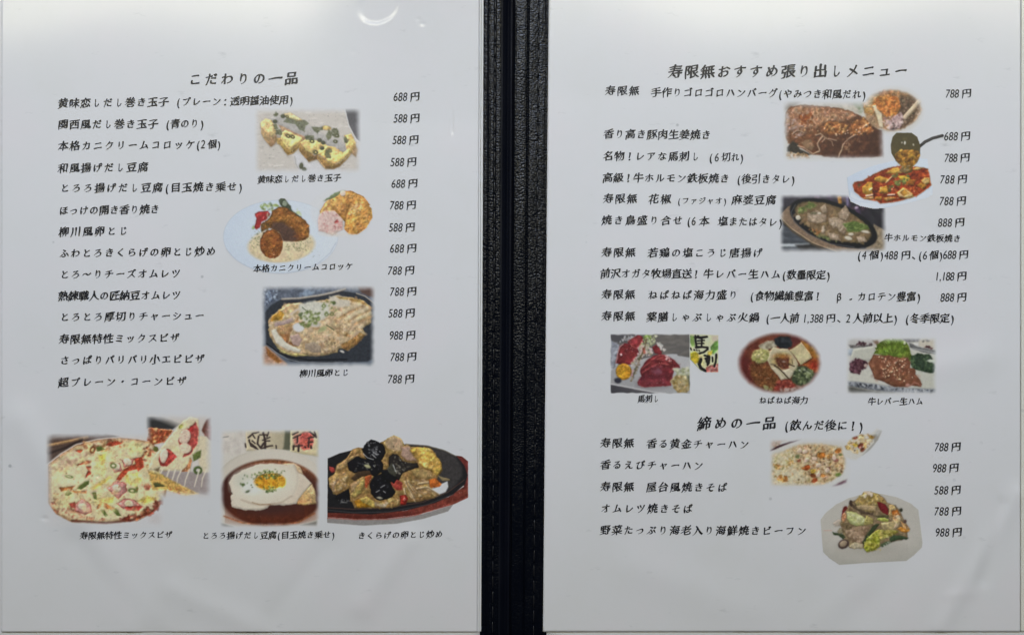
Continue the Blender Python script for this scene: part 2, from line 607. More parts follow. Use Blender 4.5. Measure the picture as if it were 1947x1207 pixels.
def glyph(ch):
    """brush-like version of a letter: outline sampled, swelled by stroke direction, slanted, filled"""
    if ch in _cache:
        return _cache[ch]
    _fc.body = ch
    bpy.context.view_layer.update()
    c = _fo.to_curve(bpy.context.evaluated_depsgraph_get())
    loops = []
    raw = [[[np.array(q[:2]) for q in (b.handle_left, b.co, b.handle_right)] for b in s.bezier_points] for s in c.splines]
    ar = sum(sum(p[1][0] * q[1][1] - q[1][0] * p[1][1] for p, q in zip(l, l[1:] + l[:1])) for l in raw)
    so = 1.0 if ar > 0 else -1.0
    for bp in raw:
        n = len(bp)
        if ch not in '0123456789,()':
            brush_ends(bp, so, ord(ch))
        out = []
        for i in range(n):
            a, b = bp[i], bp[(i + 1) % n]
            p0, p1, p2, p3 = a[1], a[2], b[0], b[1]
            L = np.linalg.norm(p3 - p0)
            k = max(1, int(L / 0.028))
            for t in np.arange(k) / k:
                out.append((1 - t) ** 3 * p0 + 3 * (1 - t) ** 2 * t * p1 + 3 * (1 - t) * t * t * p2 + t ** 3 * p3)
        if len(out) >= 3:
            loops.append(np.array(out))
    _fo.to_curve_clear()
    if not loops:
        _cache[ch] = None
        return None
    area2 = sum((l[:, 0] * np.roll(l[:, 1], -1) - np.roll(l[:, 0], -1) * l[:, 1]).sum() for l in loops)
    sg = 1.0 if area2 > 0 else -1.0
    digit = ch in '0123456789,'
    allp = np.concatenate(loops)
    seed = ord(ch) % 97
    res = []
    for l in loops:
        l = l[np.linalg.norm(l - np.roll(l, 1, 0), axis=1) > 1e-5]
        if len(l) < 3:
            continue
        for _ in range(1):
            l = 0.25 * np.roll(l, 1, 0) + 0.5 * l + 0.25 * np.roll(l, -1, 0)
        t = np.roll(l, -1, 0) - np.roll(l, 1, 0)
        t = t / np.maximum(np.linalg.norm(t, axis=1, keepdims=True), 1e-9)
        nrm = np.stack([t[:, 1], -t[:, 0]], 1) * sg
        hor = np.abs(nrm[:, 1])                     # 1 where the outline runs level
        dia = np.clip(nrm[:, 0] * nrm[:, 1], -0.5, 0.5)
        w = 0.038 - 0.023 * hor ** 2 + 0.020 * dia
        w = w + 0.009 * np.sin(l[:, 0] * 9 + seed) * np.sin(l[:, 1] * 8 + seed * 1.7)
        if digit:
            w = 0.012 - 0.008 * hor
        l = l + nrm * w[:, None]
        res.append(l)
    x, y = 0.5, 0.36
    fin = []
    for l in res:
        u, v = l[:, 0] - x, l[:, 1] - y
        if digit:
            u, v = u + 0.17 * v, v
        else:
            v2 = v + 0.15 * u - 0.05 * u * u
            u2 = u + 0.07 * v + 0.05 * v * v
            v2 = v2 + 0.012 * np.sin(u * 7 + seed)
            u2 = u2 + 0.010 * np.sin(v * 8 + seed)
            u, v = u2, v2
        fin.append(np.stack([u, v], 1))
    V, F = fill(fin, sg)
    inkc = (allp[:, 0].min() + allp[:, 0].max()) / 2 - x
    _cache[ch] = (V, F, inkc)
    return _cache[ch]


NARROW = {'し': 0.62, 'じ': 0.78, 'り': 0.85, 'と': 0.9, 'リ': 0.9, 'ロ': 0.9, 'コ': 0.92}


def weight(ch):
    if ch in '0123456789':
        return 0.50
    if ch in '()':
        return 0.52
    if ch in ',':
        return 0.30
    if ch == ' ':
        return 0.30
    if ch == '！':
        return 0.85
    if ch in '、':
        return 0.6
    if ch in 'β-：':
        return 0.7
    return 1.0


def lettering(name, segs, parent, size=20.5, label=None, zoff=0.00016):
    """segs: (text, x0, y0, x1, y1[, size]) from ink left to ink right, y at the middle of the letters"""
    V, F = [], []
    n0 = 0
    for sgm in segs:
        txt, x0, y0, x1, y1 = sgm[:5]
        sz = sgm[5] if len(sgm) > 5 else size
        ws = [weight(c) for c in txt]
        tot = sum(ws)
        pitch = (x1 - x0 + 0.08 * sz) / tot
        cx = x0 - 0.04 * sz
        for c, w in zip(txt, ws):
            g = glyph(c) if c not in ' 　' else None
            mid = cx + pitch * w / 2
            cx += pitch * w
            if g is None:
                continue
            gv, gf, ink = g
            if c in '0123456789,':
                sx, sy = sz * 0.86, sz * 1.12
            elif c in '()':
                sx, sy = sz * 0.8, sz * 0.98
            elif c in KANA:
                sx = sy = sz * 0.84
                sx *= min(1.0, pitch / sz * 1.02) * NARROW.get(c, 1.0)
            else:
                sx, sy = sz * 0.97 * min(1.0, pitch / sz * 1.05), sz * 0.94
            u = gv[:, 0] - (ink if w < 0.9 else 0.0)
            f = (mid - x0) / max(1.0, x1 - x0)
            px = mid + u * sx
            py = y0 + (y1 - y0) * f - gv[:, 1] * sy
            V.append(np.stack([px, py], 1))
            F += [[i + n0 for i in q] for q in gf]
            n0 += len(gv)
    V = np.concatenate(V)
    P = W(V[:, 0], V[:, 1], page_z(V[:, 0], V[:, 1]) + zoff) - np.array(parent.location)
    o = mesh_np(name, P, F, M_INK, parent, smooth=True)
    # make the faces look up
    me = o.data
    if len(me.polygons) and me.polygons[0].normal.z < 0:
        me.flip_normals()
    if label:
        o['label'] = label
    return o


def price(txt, x0, x1, y, parent):
    d = 19.0
    lettering('price', [(txt, x0, y, x1 - d - 6, y, 20.5), ('円', x1 - d, y, x1 - 1, y - 0.5, 19.5)], parent)


# left page
lettering('heading', [('こだわりの一品', 357, 151.5, 568, 149, 27.5)], PL)
for segs in (
    [('黄味恋しだし巻き玉子', 110, 197, 321, 194), ('(プレーン：', 335, 194, 434, 193, 19.5), ('透明醤油使用)', 438, 193, 558, 190, 19.5)],
    [('関西風だし巻き玉子', 110, 237, 301, 236), ('(青のり)', 315, 236, 388, 235)],
    [('本格カニクリームコロッケ', 110, 278, 372, 275), ('(2', 373, 275, 390, 274), ('個)', 396, 274.5, 420, 274, 19)],
    [('和風揚げだし豆腐', 110, 320, 282, 318)],
    [('とろろ揚げだし豆腐', 113, 358, 310, 357), ('(目玉焼き乗せ)', 313, 357, 462, 355)],
    [('ほっけの開き香り焼き', 112, 401, 303, 398)],
    [('柳川風卵とじ', 111, 441, 245, 439)],
    [('ふわとろきくらげの卵とじ炒め', 112, 482, 411, 478)],
    [('とろ～りチーズオムレツ', 113, 522, 344, 520)],
    [('熟練職人の匠納豆オムレツ', 111, 563, 344, 561)],
    [('とろとろ厚切りチャーシュー', 113, 603, 389, 600)],
    [('寿限無特性ミックスピザ', 112, 645, 342, 642)],
    [('さっぱりパリパリ小エビピザ', 113, 685, 390, 682)],
    [('超プレーン・コーンピザ', 110, 727, 356, 724)],
):
    lettering('dish_name', segs, PL)
for t, x0, x1, y in (('688', 749, 799, 184), ('588', 749, 799, 225), ('588', 747, 797, 266), ('588', 743, 793, 308),
                     ('688', 745, 795, 349), ('788', 742, 792, 390), ('588', 740, 790, 432), ('688', 742, 793, 472),
                     ('788', 738, 789, 514), ('788', 742, 793, 554), ('588', 739, 790, 595), ('988', 741, 791, 637),
                     ('788', 743, 793, 678), ('788', 738, 789, 720)):
    price(t, x0, x1, y, PL)
for t, x0, y0, x1, y1 in (('黄味恋しだし巻き玉子', 490, 342, 648, 338), ('本格カニクリームコロッケ', 482, 511, 671, 506),
                          ('柳川風卵とじ', 570, 710, 664, 708), ('寿限無特性ミックスピザ', 152, 1018, 328, 1016),
                          ('とろろ揚げだし豆腐(目玉焼き乗せ)', 384, 1018, 637, 1016), ('きくらげの卵とじ炒め', 680, 1018, 842, 1015)):
    lettering('caption', [(t, x0, y0, x1, y1)], PL, 16.5)

# right page
lettering('heading', [('寿限無おすすめ張り出しメニュー', 1270, 137, 1727, 135, 29)], PR)
lettering('heading', [('締めの一品', 1325, 805, 1477, 804, 27.5), ('(飲んだ後に！)', 1491, 808, 1642, 809, 23)], PR)
J = '寿限無'
for segs in (
    [(J, 1150, 173, 1216, 173), ('手作りゴロゴロハンバーグ', 1238, 176, 1479, 177.5), ('(やみつき和風だれ)', 1480, 178.5, 1647, 180)],
    [('香り高き豚肉生姜焼き', 1148, 255, 1352, 257)],
    [('名物！レアな馬刺し', 1147, 297, 1332, 298), ('(6', 1347, 299, 1368, 299), ('切れ)', 1373, 299, 1414, 299.5)],
    [('高級！牛ホルモン鉄板焼き', 1146, 338, 1387, 340), ('(後引きタレ)', 1401, 340.5, 1512, 341)],
    [(J, 1146, 378, 1212, 378), ('花椒', 1232, 379, 1277, 379), ('(ファジャオ)', 1288, 382, 1382, 382, 16), ('麻婆豆腐', 1391, 380, 1476, 381)],
    [('焼き鳥盛り合せ', 1143, 419, 1299, 419.5), ('(6', 1306, 420, 1323, 420), ('本', 1330, 421, 1348, 421), ('塩またはタレ)', 1366, 421, 1488, 423)],
    [(J, 1143, 480, 1209, 480), ('若鶏の塩こうじ唐揚げ', 1231, 481, 1451, 481)],
    [('前沢オガタ牧場直送！', 1142, 520, 1331, 521), ('牛レバー生ハム', 1337, 521, 1485, 522), ('(数量限定)', 1487, 522.5, 1579, 523)],
    [(J, 1143, 560, 1208, 560), ('ねばねば海力盛り', 1231, 561, 1404, 561), ('(食物繊維豊富！', 1426, 562.5, 1562, 563), ('β', 1591, 564, 1600, 564),
     ('-', 1613, 565, 1622, 565), ('カロテン豊富)', 1630, 564, 1751, 564)],
    [(J, 1143, 601, 1208, 601), ('薬膳しゃぶしゃぶ火鍋', 1229, 602.5, 1444, 604), ('(一人前', 1456, 604.5, 1519, 605), ('1,388', 1527, 605, 1565, 605), ('円、', 1571, 605, 1600, 605, 19),
     ('2', 1609, 605, 1617, 605), ('人前以上)', 1622, 605, 1707, 605), ('(冬季限定)', 1721, 605.5, 1815, 605)],
    [(J, 1141, 842, 1206, 842), ('香る黄金チャーハン', 1229, 843, 1425, 845)],
    [('香るえびチャーハン', 1141, 883, 1338, 885)],
    [(J, 1141, 925, 1206, 925), ('屋台風焼きそば', 1228, 925.5, 1384, 926.5)],
    [('オムレツ焼きそば', 1141, 966, 1318, 967)],
    [('野菜たっぷり海老入り海鮮焼きビーフン', 1141, 1007, 1534, 1009)],
):
    lettering('dish_name', segs, PR)
for t, x0, x1, y in (('788', 1799, 1848, 178), ('688', 1796, 1846, 259), ('788', 1797, 1845, 300), ('788', 1788, 1840, 341),
                     ('788', 1787, 1838, 382), ('888', 1784, 1835, 423), ('1,188', 1779, 1839, 525), ('888', 1789, 1839, 565),
                     ('788', 1778, 1828, 849), ('988', 1774, 1824, 889), ('588', 1777, 1828, 931), ('788', 1777, 1829, 971),
                     ('988', 1779, 1830, 1011)):
    price(t, x0, x1, y, PR)
lettering('price', [('(4', 1630, 485, 1647, 485), ('個)', 1653, 485, 1681, 485, 19), ('488', 1682, 485, 1707, 485), ('円、', 1714, 485, 1742, 485, 19),
                    ('(6', 1746, 485, 1763, 485), ('個)', 1768, 485, 1793, 485, 19), ('688', 1794, 484, 1818, 484), ('円', 1824, 484, 1841, 484, 19)], PR)
for t, x0, y0, x1, y1 in (('牛ホルモン鉄板焼き', 1682, 452, 1827, 454), ('馬刺し', 1213, 758, 1254, 758), ('ねばねば海力', 1443, 761, 1536, 761),
                          ('牛レバー生ハム', 1651, 763, 1755, 763)):
    lettering('caption', [(t, x0, y0, x1, y1)], PR, 16.5)
bpy.data.objects.remove(_fo)
bpy.data.curves.remove(_fc)

# ---------------------------------------------------------------- the printed food pictures
class Pic:
    """a small colour print: layers of outlined shapes, sampled on a grid that becomes the print's mesh.
    Shapes are given in the picture's own units (f units to one page unit, origin ox, oy on the page)."""
    K = 1.3

    def __init__(s, ox, oy, f, box, bg, ref, seed=1):
        s.ox, s.oy, s.f, s.box, s.ref = ox, oy, f, box, hx(ref)
        s.w = int((box[2] - box[0]) * s.K) + 1
        s.h = int((box[3] - box[1]) * s.K) + 1
        s.px = np.linspace(box[0], box[2], s.w)
        s.py = np.linspace(box[1], box[3], s.h)
        X, Y = np.meshgrid(s.px, s.py)
        s.X, s.Y = (X - ox) * f, (Y - oy) * f
        s.A = np.zeros(s.X.shape)
        s.auto = False
        s.C = np.ones(s.X.shape + (3,)) * hx(bg or ref)
        s.r = np.random.default_rng(seed)
        s.seed = seed
        s._n = {}

    def noise(s, sc, k=0):
        key = (sc, k)
        if key not in s._n:
            s._n[key] = vnoise(s.h, s.w, sc * s.K, s.seed * 31 + k * 7 + int(sc * 10)) - 0.5
        return s._n[key]

    # alpha regions
    def rect(s, l, t, r, b, fe):
        fl, ft, fr, fb = (fe,) * 4 if np.isscalar(fe) else fe
        x, y = s.X / s.f + s.ox, s.Y / s.f + s.oy
        n = s.noise(9, 5) * 2.0
        a = sstep(l, l + fl, x + n) * sstep(r, r - fr, x + n) * sstep(t, t + ft, y + n) * sstep(b, b - fb, y + n)
        s.A = np.maximum(s.A, a)

    def oval(s, cx, cy, rx, ry, fe):
        x, y = s.X / s.f + s.ox, s.Y / s.f + s.oy
        q = np.hypot((x - cx) / rx, (y - cy) / ry)
        s.A = np.maximum(s.A, sstep(1, 1 - fe, q + s.noise(9, 5) * 0.02))

    def _win(s, x0, y0, x1, y1):
        m = 6 * s.f
        i0 = int(np.clip(np.floor(((x0 - m) / s.f + s.ox - s.box[0]) * s.K), 0, s.w))
        i1 = int(np.clip(np.ceil(((x1 + m) / s.f + s.ox - s.box[0]) * s.K) + 1, 0, s.w))
        j0 = int(np.clip(np.floor(((y0 - m) / s.f + s.oy - s.box[1]) * s.K), 0, s.h))
        j1 = int(np.clip(np.ceil(((y1 + m) / s.f + s.oy - s.box[1]) * s.K) + 1, 0, s.h))
        return slice(j0, j1), slice(i0, i1)

    def _paint(s, win, d, cl, soft, a, t, ts, e, g, mk, vol=0.0):
        """d: signed distance in page units, negative inside"""
        m = np.clip(0.5 - d / soft, 0, 1) * a
        c = np.ones(d.shape + (3,)) * hx(cl)
        X, Y = s.X[win], s.Y[win]
        if g:
            c2, x0, y0, x1, y1 = g
            u = np.clip(((X - x0) * (x1 - x0) + (Y - y0) * (y1 - y0)) / ((x1 - x0) ** 2 + (y1 - y0) ** 2), 0, 1)[..., None]
            c = c * (1 - u) + hx(c2) * u
        if e:
            c2, wd = e
            u = np.clip(1 + d / wd, 0, 1)[..., None] ** 1.5
            c = c * (1 - u) + hx(c2) * u
        if t:
            c = c * (1 + t * 2 * (s.noise(ts)[win] * 0.65 + s.noise(ts * 0.45, 3)[win] * 0.55))[..., None]
        s.C[win] = s.C[win] * (1 - m[..., None]) + np.clip(c, 0, 1) * m[..., None]
        if vol and min(d.shape) > 2:
            # rounded bits of food: lit from the upper left in the picture, dark in the gap around them
            gy, gx = np.gradient(d)
            k = s.K
            wd = float(np.clip(-d.min() * 0.8, 0.8, 5.0))
            sh = np.clip(-(gx * 0.45 + gy * 0.8) * k, -1, 1) * np.clip(1 + d / wd, 0, 1) * (d < soft)
            halo = np.clip(1 - np.abs(d - 0.3) / 2.2, 0, 1) * (d > -0.4)
            f = 1 + vol * sh * m - (0.4 * vol if vol > 0.15 else 0) * halo * (1 - m)
            s.C[win] = np.clip(s.C[win] * f[..., None], 0, 1)
        if mk or (mk is None and s.auto):
            s.A[win] = np.maximum(s.A[win], m)

    def _warped(s, win, warp, k=0):
        X, Y = s.X[win], s.Y[win]
        if warp:
            X = X + s.noise(4.5, 1 + k)[win] * 1.5 * warp * s.f
            Y = Y + s.noise(4.5, 2 + k)[win] * 1.5 * warp * s.f
        return X, Y

    def G(s, pts, cl, soft=1.1, warp=0.6, a=1.0, t=0.0, ts=3.0, e=None, g=None, mk=None):
        """filled outline"""
        p = np.array(pts, float)
        win = s._win(p[:, 0].min(), p[:, 1].min(), p[:, 0].max(), p[:, 1].max())
        X, Y = s._warped(win, warp)
        if X.size == 0:
            return
        d2 = np.full(X.shape, 1e18)
        ins = np.zeros(X.shape, bool)
        for (ax, ay), (bx, by) in zip(p, np.roll(p, -1, 0)):
            dx, dy = bx - ax, by - ay
            u = np.clip(((X - ax) * dx + (Y - ay) * dy) / max(dx * dx + dy * dy, 1e-9), 0, 1)
            d2 = np.minimum(d2, (X - ax - u * dx) ** 2 + (Y - ay - u * dy) ** 2)
            if ay != by:
                ins ^= ((ay > Y) != (by > Y)) & (X < ax + (Y - ay) * dx / dy)
        d = np.sqrt(d2) / s.f
        s._paint(win, np.where(ins, -d, d), cl, soft, a, t, ts, e, g, mk, 0.19 if warp >= 0.6 and soft <= 2 and a > 0.75 else 0.0)

    def E(s, cx, cy, rx, ry, rot, cl, soft=1.1, warp=0.5, a=1.0, t=0.0, ts=3.0, e=None, g=None, mk=None, hole=0.0, big=True):
        """ellipse, or ring with hole > 0"""
        R = max(rx, ry)
        win = s._win(cx - R, cy - R, cx + R, cy + R)
        X, Y = s._warped(win, warp)
        if X.size == 0:
            return
        c, n = math.cos(math.radians(rot)), math.sin(math.radians(rot))
        u, v = (X - cx) * c + (Y - cy) * n, -(X - cx) * n + (Y - cy) * c
        q = np.hypot(u / rx, v / ry)
        d = (q - 1) * min(rx, ry) / s.f
        if hole:
            d = np.maximum(d, (hole - q) * min(rx, ry) / s.f)
        s._paint(win, d, cl, soft, a, t, ts, e, g, mk, (0.19 if big else 0.13) if warp > 0 and soft <= 2 and a > 0.5 and max(rx, ry) < 30 * s.f else 0.0)

    def L(s, pts, w, cl, soft=0.9, warp=0.3, a=1.0, t=0.0, mk=None, taper=0.0):
        """stroke, w in page units"""
        p = np.array(pts, float)
        win = s._win(p[:, 0].min(), p[:, 1].min(), p[:, 0].max(), p[:, 1].max())
        X, Y = s._warped(win, warp)
        if X.size == 0:
            return
        d = np.full(X.shape, 1e9)
        n = len(p) - 1
        for i in range(n):
            (ax, ay), (bx, by) = p[i], p[i + 1]
            dx, dy = bx - ax, by - ay
            u = np.clip(((X - ax) * dx + (Y - ay) * dy) / max(dx * dx + dy * dy, 1e-9), 0, 1)
            hw = w / 2 * (1 - taper * (i + u) / n)
            d = np.minimum(d, np.hypot(X - ax - u * dx, Y - ay - u * dy) / s.f - hw)
        s._paint(win, d, cl, soft, a, t, 3.0, None, None, mk)

    def S(s, pts, n, r0, r1, cols, asp=2.0, a=0.66, soft=1.6, rot=None, warp=0.5):
        """n small bits inside an outline; radii in page units"""
        p = np.array(pts, float)
        lo, hi = p.min(0), p.max(0)
        k = 0
        cols = cols.split()
        while k < n:
            x, y = s.r.uniform(lo[0], hi[0]), s.r.uniform(lo[1], hi[1])
            ins = False
            for (ax, ay), (bx, by) in zip(p, np.roll(p, -1, 0)):
                if (ay > y) != (by > y) and x < ax + (y - ay) * (bx - ax) / (by - ay):
                    ins = not ins
            if not ins:
                if s.r.random() < 0.002:
                    k += 1
                continue
            k += 1
            rr = s.r.uniform(r0, r1) * s.f
            q = s.r.uniform(1, asp)
            ro = s.r.uniform(0, 180) if rot is None else rot + s.r.normal(0, 14)
            s.E(x, y, rr * q, rr, ro, cols[s.r.integers(len(cols))], soft=soft, warp=warp, a=a * s.r.uniform(0.7, 1), mk=False, big=False)

    def build(s, label, parent, z, grain=0.014, blur=1, jag=0.35):
        C = s.C
        # break the drawn outlines a little, then melt them together as a small soft print does
        jj, ii = np.meshgrid(np.arange(s.h), np.arange(s.w), indexing='ij')
        dj = (s.noise(4.0, 21) * 2.6 + s.noise(2.0, 22) * 0.8) * jag
        di = (s.noise(4.0, 23) * 2.6 + s.noise(2.0, 24) * 0.8) * jag
        C = C[np.clip(np.rint(jj + dj).astype(int), 0, s.h - 1), np.clip(np.rint(ii + di).astype(int), 0, s.w - 1)]

        def soften(C, n):
            for _ in range(n):
                Cp = np.pad(C, ((1, 1), (1, 1), (0, 0)), 'edge')
                C = 0.4 * C + 0.15 * (Cp[:-2, 1:-1] + Cp[2:, 1:-1] + Cp[1:-1, :-2] + Cp[1:-1, 2:])
            return C
        C = soften(C, blur)
        C = 0.60 * C + 0.40 * soften(C, 5)
        # fine uneven tone of a small photographic print: mottling, colour drift, and relief in the food itself
        lum = C.mean(-1)
        hgt = soften(C, 3).mean(-1) + 0.05 * s.noise(3.4, 12) + 0.10 * s.noise(6.0, 13)
        hp = np.pad(hgt, 2, 'edge')
        rel = (hp[4:, 2:-2] - hp[:-4, 2:-2]) * 0.7 + (hp[2:-2, 4:] - hp[2:-2, :-4]) * 0.5
        rough = np.clip((C.max(-1) - C.min(-1)) * 5 - 0.6, 0.03, 1)
        C = C * (1 + rough * np.clip(rel * 1.5, -0.26, 0.26))[..., None]
        # crevices, moist glints and broad light and dark of lumpy food
        ri = lambda sc, k: 1 - np.abs(s.noise(sc, k)) * 4
        sharp = 0.07 * ri(4.2, 14) + 0.26 * s.noise(6.5, 25) + 0.12 * s.noise(3.0, 26)
        dark = -0.13 * sstep(0.16, 0.38, s.noise(3.4, 27)) * sstep(-0.1, 0.2, s.noise(7, 28))
        C = C * np.clip(1 + rough * (sharp - 0.02 + dark), 0.35, 1.6)[..., None]
        gl = rough * 0.24 * sstep(0.30, 0.44, s.noise(2.1, 29)) * sstep(-0.05, 0.25, s.noise(6, 30)) * sstep(0.04, 0.3, lum)
        C = C + gl[..., None] * (np.array([0.86, 0.84, 0.80]) - C)
        drift = np.stack([s.noise(7, 16), s.noise(7, 17), s.noise(7, 18)], -1)
        C = C * (1 + 0.20 * rough * s.noise(8.5, 19))[..., None] * (1 + 0.08 * rough[..., None] * drift)
        lum = C.mean(-1, keepdims=True)
        C = lum + (C - lum) * 0.90                     # small ink-jet prints are a little dull
        C = np.clip(C * (1 + (rough * 0.13)[..., None] * (lum - 0.45) / np.maximum(lum, 0.12)), 0.02, 1)
        C = C * (1 + s.r.normal(0, grain, C.shape[:2]))[..., None] + s.r.normal(0, grain * 0.25, C.shape)
        C = np.clip(C, 0.0, 1)
        A = s.A[..., None]
        C = C * A + s.ref * (1 - A)                    # the prints fade into the white of the sheet
        alb = np.clip(lin(C) / lin(s.ref) * PAPER * 0.988 - 0.010 * np.clip(1.6 - 2 * C.mean(-1, keepdims=True), 0, 1), 0.003, 0.88)
        on = s.A > 0.02
        F = grid_faces(s.w, s.h)
        F = F[on.ravel()[F].any(1)]
        used = np.zeros(s.w * s.h, bool)
        used[F.ravel()] = True
        idx = np.cumsum(used) - 1
        X, Y = np.meshgrid(s.px, s.py)
        X, Y = X.ravel()[used], Y.ravel()[used]
        P = W(X, Y, page_z(X, Y) + z) - np.array(parent.location)
        o = mesh_np('food_picture', P, idx[F], M_PRINT, parent, True, alb.reshape(-1, 3)[used])
        o['label'] = label
        return o


ZP = 0.00006

# --- rolled omelette on a stone slab
q = Pic(480, 200, 8.94, (483, 203, 688, 331), 'b3afa6', 'bcc0c2', 3)
q.rect(482.5, 203.5, 687.5, 330.5, (13.0, 15.9, 14.5, 13.0))
q.S([(0, 0), (1900, 0), (1900, 1207), (0, 1207)], 520, 0.7, 2.2, 'a6a198 c3c0b8 b9b5ac 9d988f c9c6bf aaa69d', 4, 0.55, rot=0)
q.S([(60, 120), (1700, 120), (1700, 1120), (60, 1120)], 70, 0.4, 0.8, '6f6b66 807b74', 1.5, 0.8)
q.G([(700, 800), (900, 850), (1150, 1000), (1500, 1100), (1500, 1150), (800, 1150), (720, 960)], 'b9babb', soft=6, t=.04)
q.L([(360, 1040), (520, 1020)], 1.2, 'cfcdc7')
q.L([(720, 870), (740, 1000), (780, 1080)], 1.6, '8e8b86', a=.7)
q.G([(1575, 60), (1900, 60), (1900, 640), (1800, 610), (1760, 570), (1690, 440), (1640, 340), (1600, 190)], '4a4a4d', soft=2, t=.10, g=('57565a', 1750, 100, 1750, 600))
q.L([(1572, 70), (1598, 190), (1640, 350), (1690, 450), (1760, 580), (1810, 620)], 1.8, 'c6c6c4')
q.G([(150, 500), (300, 730), (430, 660), (600, 880), (800, 740), (970, 990), (1100, 920), (1240, 1110), (1460, 1070), (1740, 800), (1700, 760), (1000, 700), (400, 500)], '86796a', soft=5, a=.55)
q.G([(1680, 820), (1740, 680), (1800, 760), (1760, 890)], '8d7450', soft=2, t=.1)
q.G([(530, 150), (640, 125), (760, 200), (860, 260), (760, 290), (600, 230)], 'cdbd84', t=.08, e=('a68a55', 3))
q.E(1260, 390, 80, 40, 10, 'c9ae68', e=('a08648', 3))
q.G([(440, 330), (600, 400), (760, 480), (900, 540), (900, 620), (760, 560), (500, 450)], '9c7d5e', t=.1)
q.G([(135, 320), (150, 390), (330, 545), (410, 480), (415, 620), (330, 710), (300, 705), (190, 570), (150, 480)], 'a98c5f', t=.1, g=('8b6c48', 250, 450, 280, 700))
q.G([(135, 300), (225, 225), (330, 260), (395, 420), (405, 470), (330, 542), (240, 480), (150, 390)], 'd2b577', t=.05, e=('c6a264', 3))
q.G([(410, 560), (480, 560), (560, 690), (640, 770), (850, 610), (800, 720), (700, 820), (600, 855), (540, 790), (480, 690), (420, 660)], 'a3874a', t=.14, g=('84682f', 600, 650, 600, 850))
q.G([(500, 470), (560, 428), (700, 490), (850, 560), (860, 600), (640, 765), (560, 690), (480, 580)], 'd6be74', t=.05, e=('c7a85c', 3))
q.G([(810, 640), (900, 760), (1015, 830), (1060, 880), (1010, 945), (960, 972), (880, 885), (790, 765)], '9a793f', t=.14, g=('7d5d30', 880, 700, 940, 960))
q.G([(1040, 870), (1110, 840), (1130, 940), (1090, 930), (1010, 950)], '80603a', t=.1)
q.G([(820, 640), (900, 585), (1100, 600), (1270, 680), (1250, 770), (1130, 850), (1030, 830), (900, 760)], 'd7bc71', t=.05, e=('c9a85c', 3))
q.G([(1110, 850), (1200, 900), (1300, 970), (1420, 1010), (1580, 920), (1720, 760), (1755, 640), (1755, 720), (1640, 885), (1480, 1045), (1380, 1092), (1240, 1092), (1160, 990), (1100, 920)], 'a08042', t=.14, g=('7f6030', 1250, 930, 1300, 1090))
q.L([(1130, 930), (1230, 1060)], 1.6, 'd0b67a', a=.8)
q.G([(1120, 830), (1250, 690), (1420, 720), (1540, 810), (1600, 760), (1560, 520), (1680, 488), (1752, 640), (1700, 780), (1560, 920), (1400, 1000), (1300, 960), (1200, 890)], 'd9bb6d', t=.06, e=('c79f55', 4))
q.E(1450, 930, 110, 50, -25, 'cfa65c', soft=5, a=.5)
q.G([(300, 225), (400, 160), (560, 210), (760, 280), (960, 340), (1100, 430), (1300, 560), (1480, 580), (1580, 680), (1570, 790), (1520, 795), (1420, 710), (1290, 690), (1100, 600), (900, 520), (700, 450), (450, 330), (350, 285)], '9c9a95', soft=2, t=.10, a=.93, warp=1.5)
q.S([(330, 220), (560, 220), (960, 350), (1300, 570), (1540, 620), (1540, 760), (1290, 660), (880, 500), (400, 300)], 60, 1, 2.4, 'adaba8 8e8c85 a7a49e b5b2ad', 2.2, .6)
for g_ in ([(515, 290), (590, 215), (690, 230), (760, 280), (880, 255), (962, 310), (900, 350), (885, 455), (800, 430), (740, 340), (620, 305)],
           [(990, 372), (1190, 380), (1205, 420), (1130, 440), (1120, 498), (1050, 445)], [(900, 520), (1040, 510), (1050, 590), (900, 600)],
           [(1340, 420), (1380, 385), (1440, 400), (1470, 480), (1460, 560), (1400, 560), (1340, 500)],
           [(1250, 520), (1290, 430), (1330, 440), (1350, 540), (1290, 600)], [(1235, 840), (1250, 750), (1350, 750), (1362, 800), (1300, 830), (1345, 870), (1335, 915), (1240, 890)],
           [(1545, 580), (1580, 545), (1640, 600), (1610, 660), (1570, 640)], [(360, 340), (400, 330), (440, 400), (380, 410)], [(395, 430), (490, 420), (500, 510), (400, 500)],
           [(370, 170), (400, 120), (440, 160), (400, 195)]):
    q.G(g_, '555a40', t=.20, ts=3, warp=1.2, a=.74)
    q.S(g_, 26, .7, 1.7, '4d5236 646848 3f442e 727556', 1.8, .7)
for x_, y_, r_ in ((610, 530, 42), (685, 545, 40), (1015, 615, 44), (1410, 620, 40), (1075, 805, 45), (590, 200, 30), (1440, 520, 40)):
    q.E(x_, y_, r_, r_ * .8, 20, '4a4d30', hole=.35, t=.1)
for x_, y_ in ((1185, 735), (1205, 640), (830, 1035), (880, 1090), (1140, 600), (520, 190), (385, 280)):
    q.E(x_, y_, 40 if x_ != 830 else 36, 34 if x_ not in (830,) else 55, 10, '474a36', t=.15)
q.S([(1340, 480), (1460, 480), (1460, 540), (1340, 540)], 5, .5, .9, 'b9b9ae', 2)
q.build('printed picture of a yellow rolled omelette with green onion on grey stone', PL, ZP)

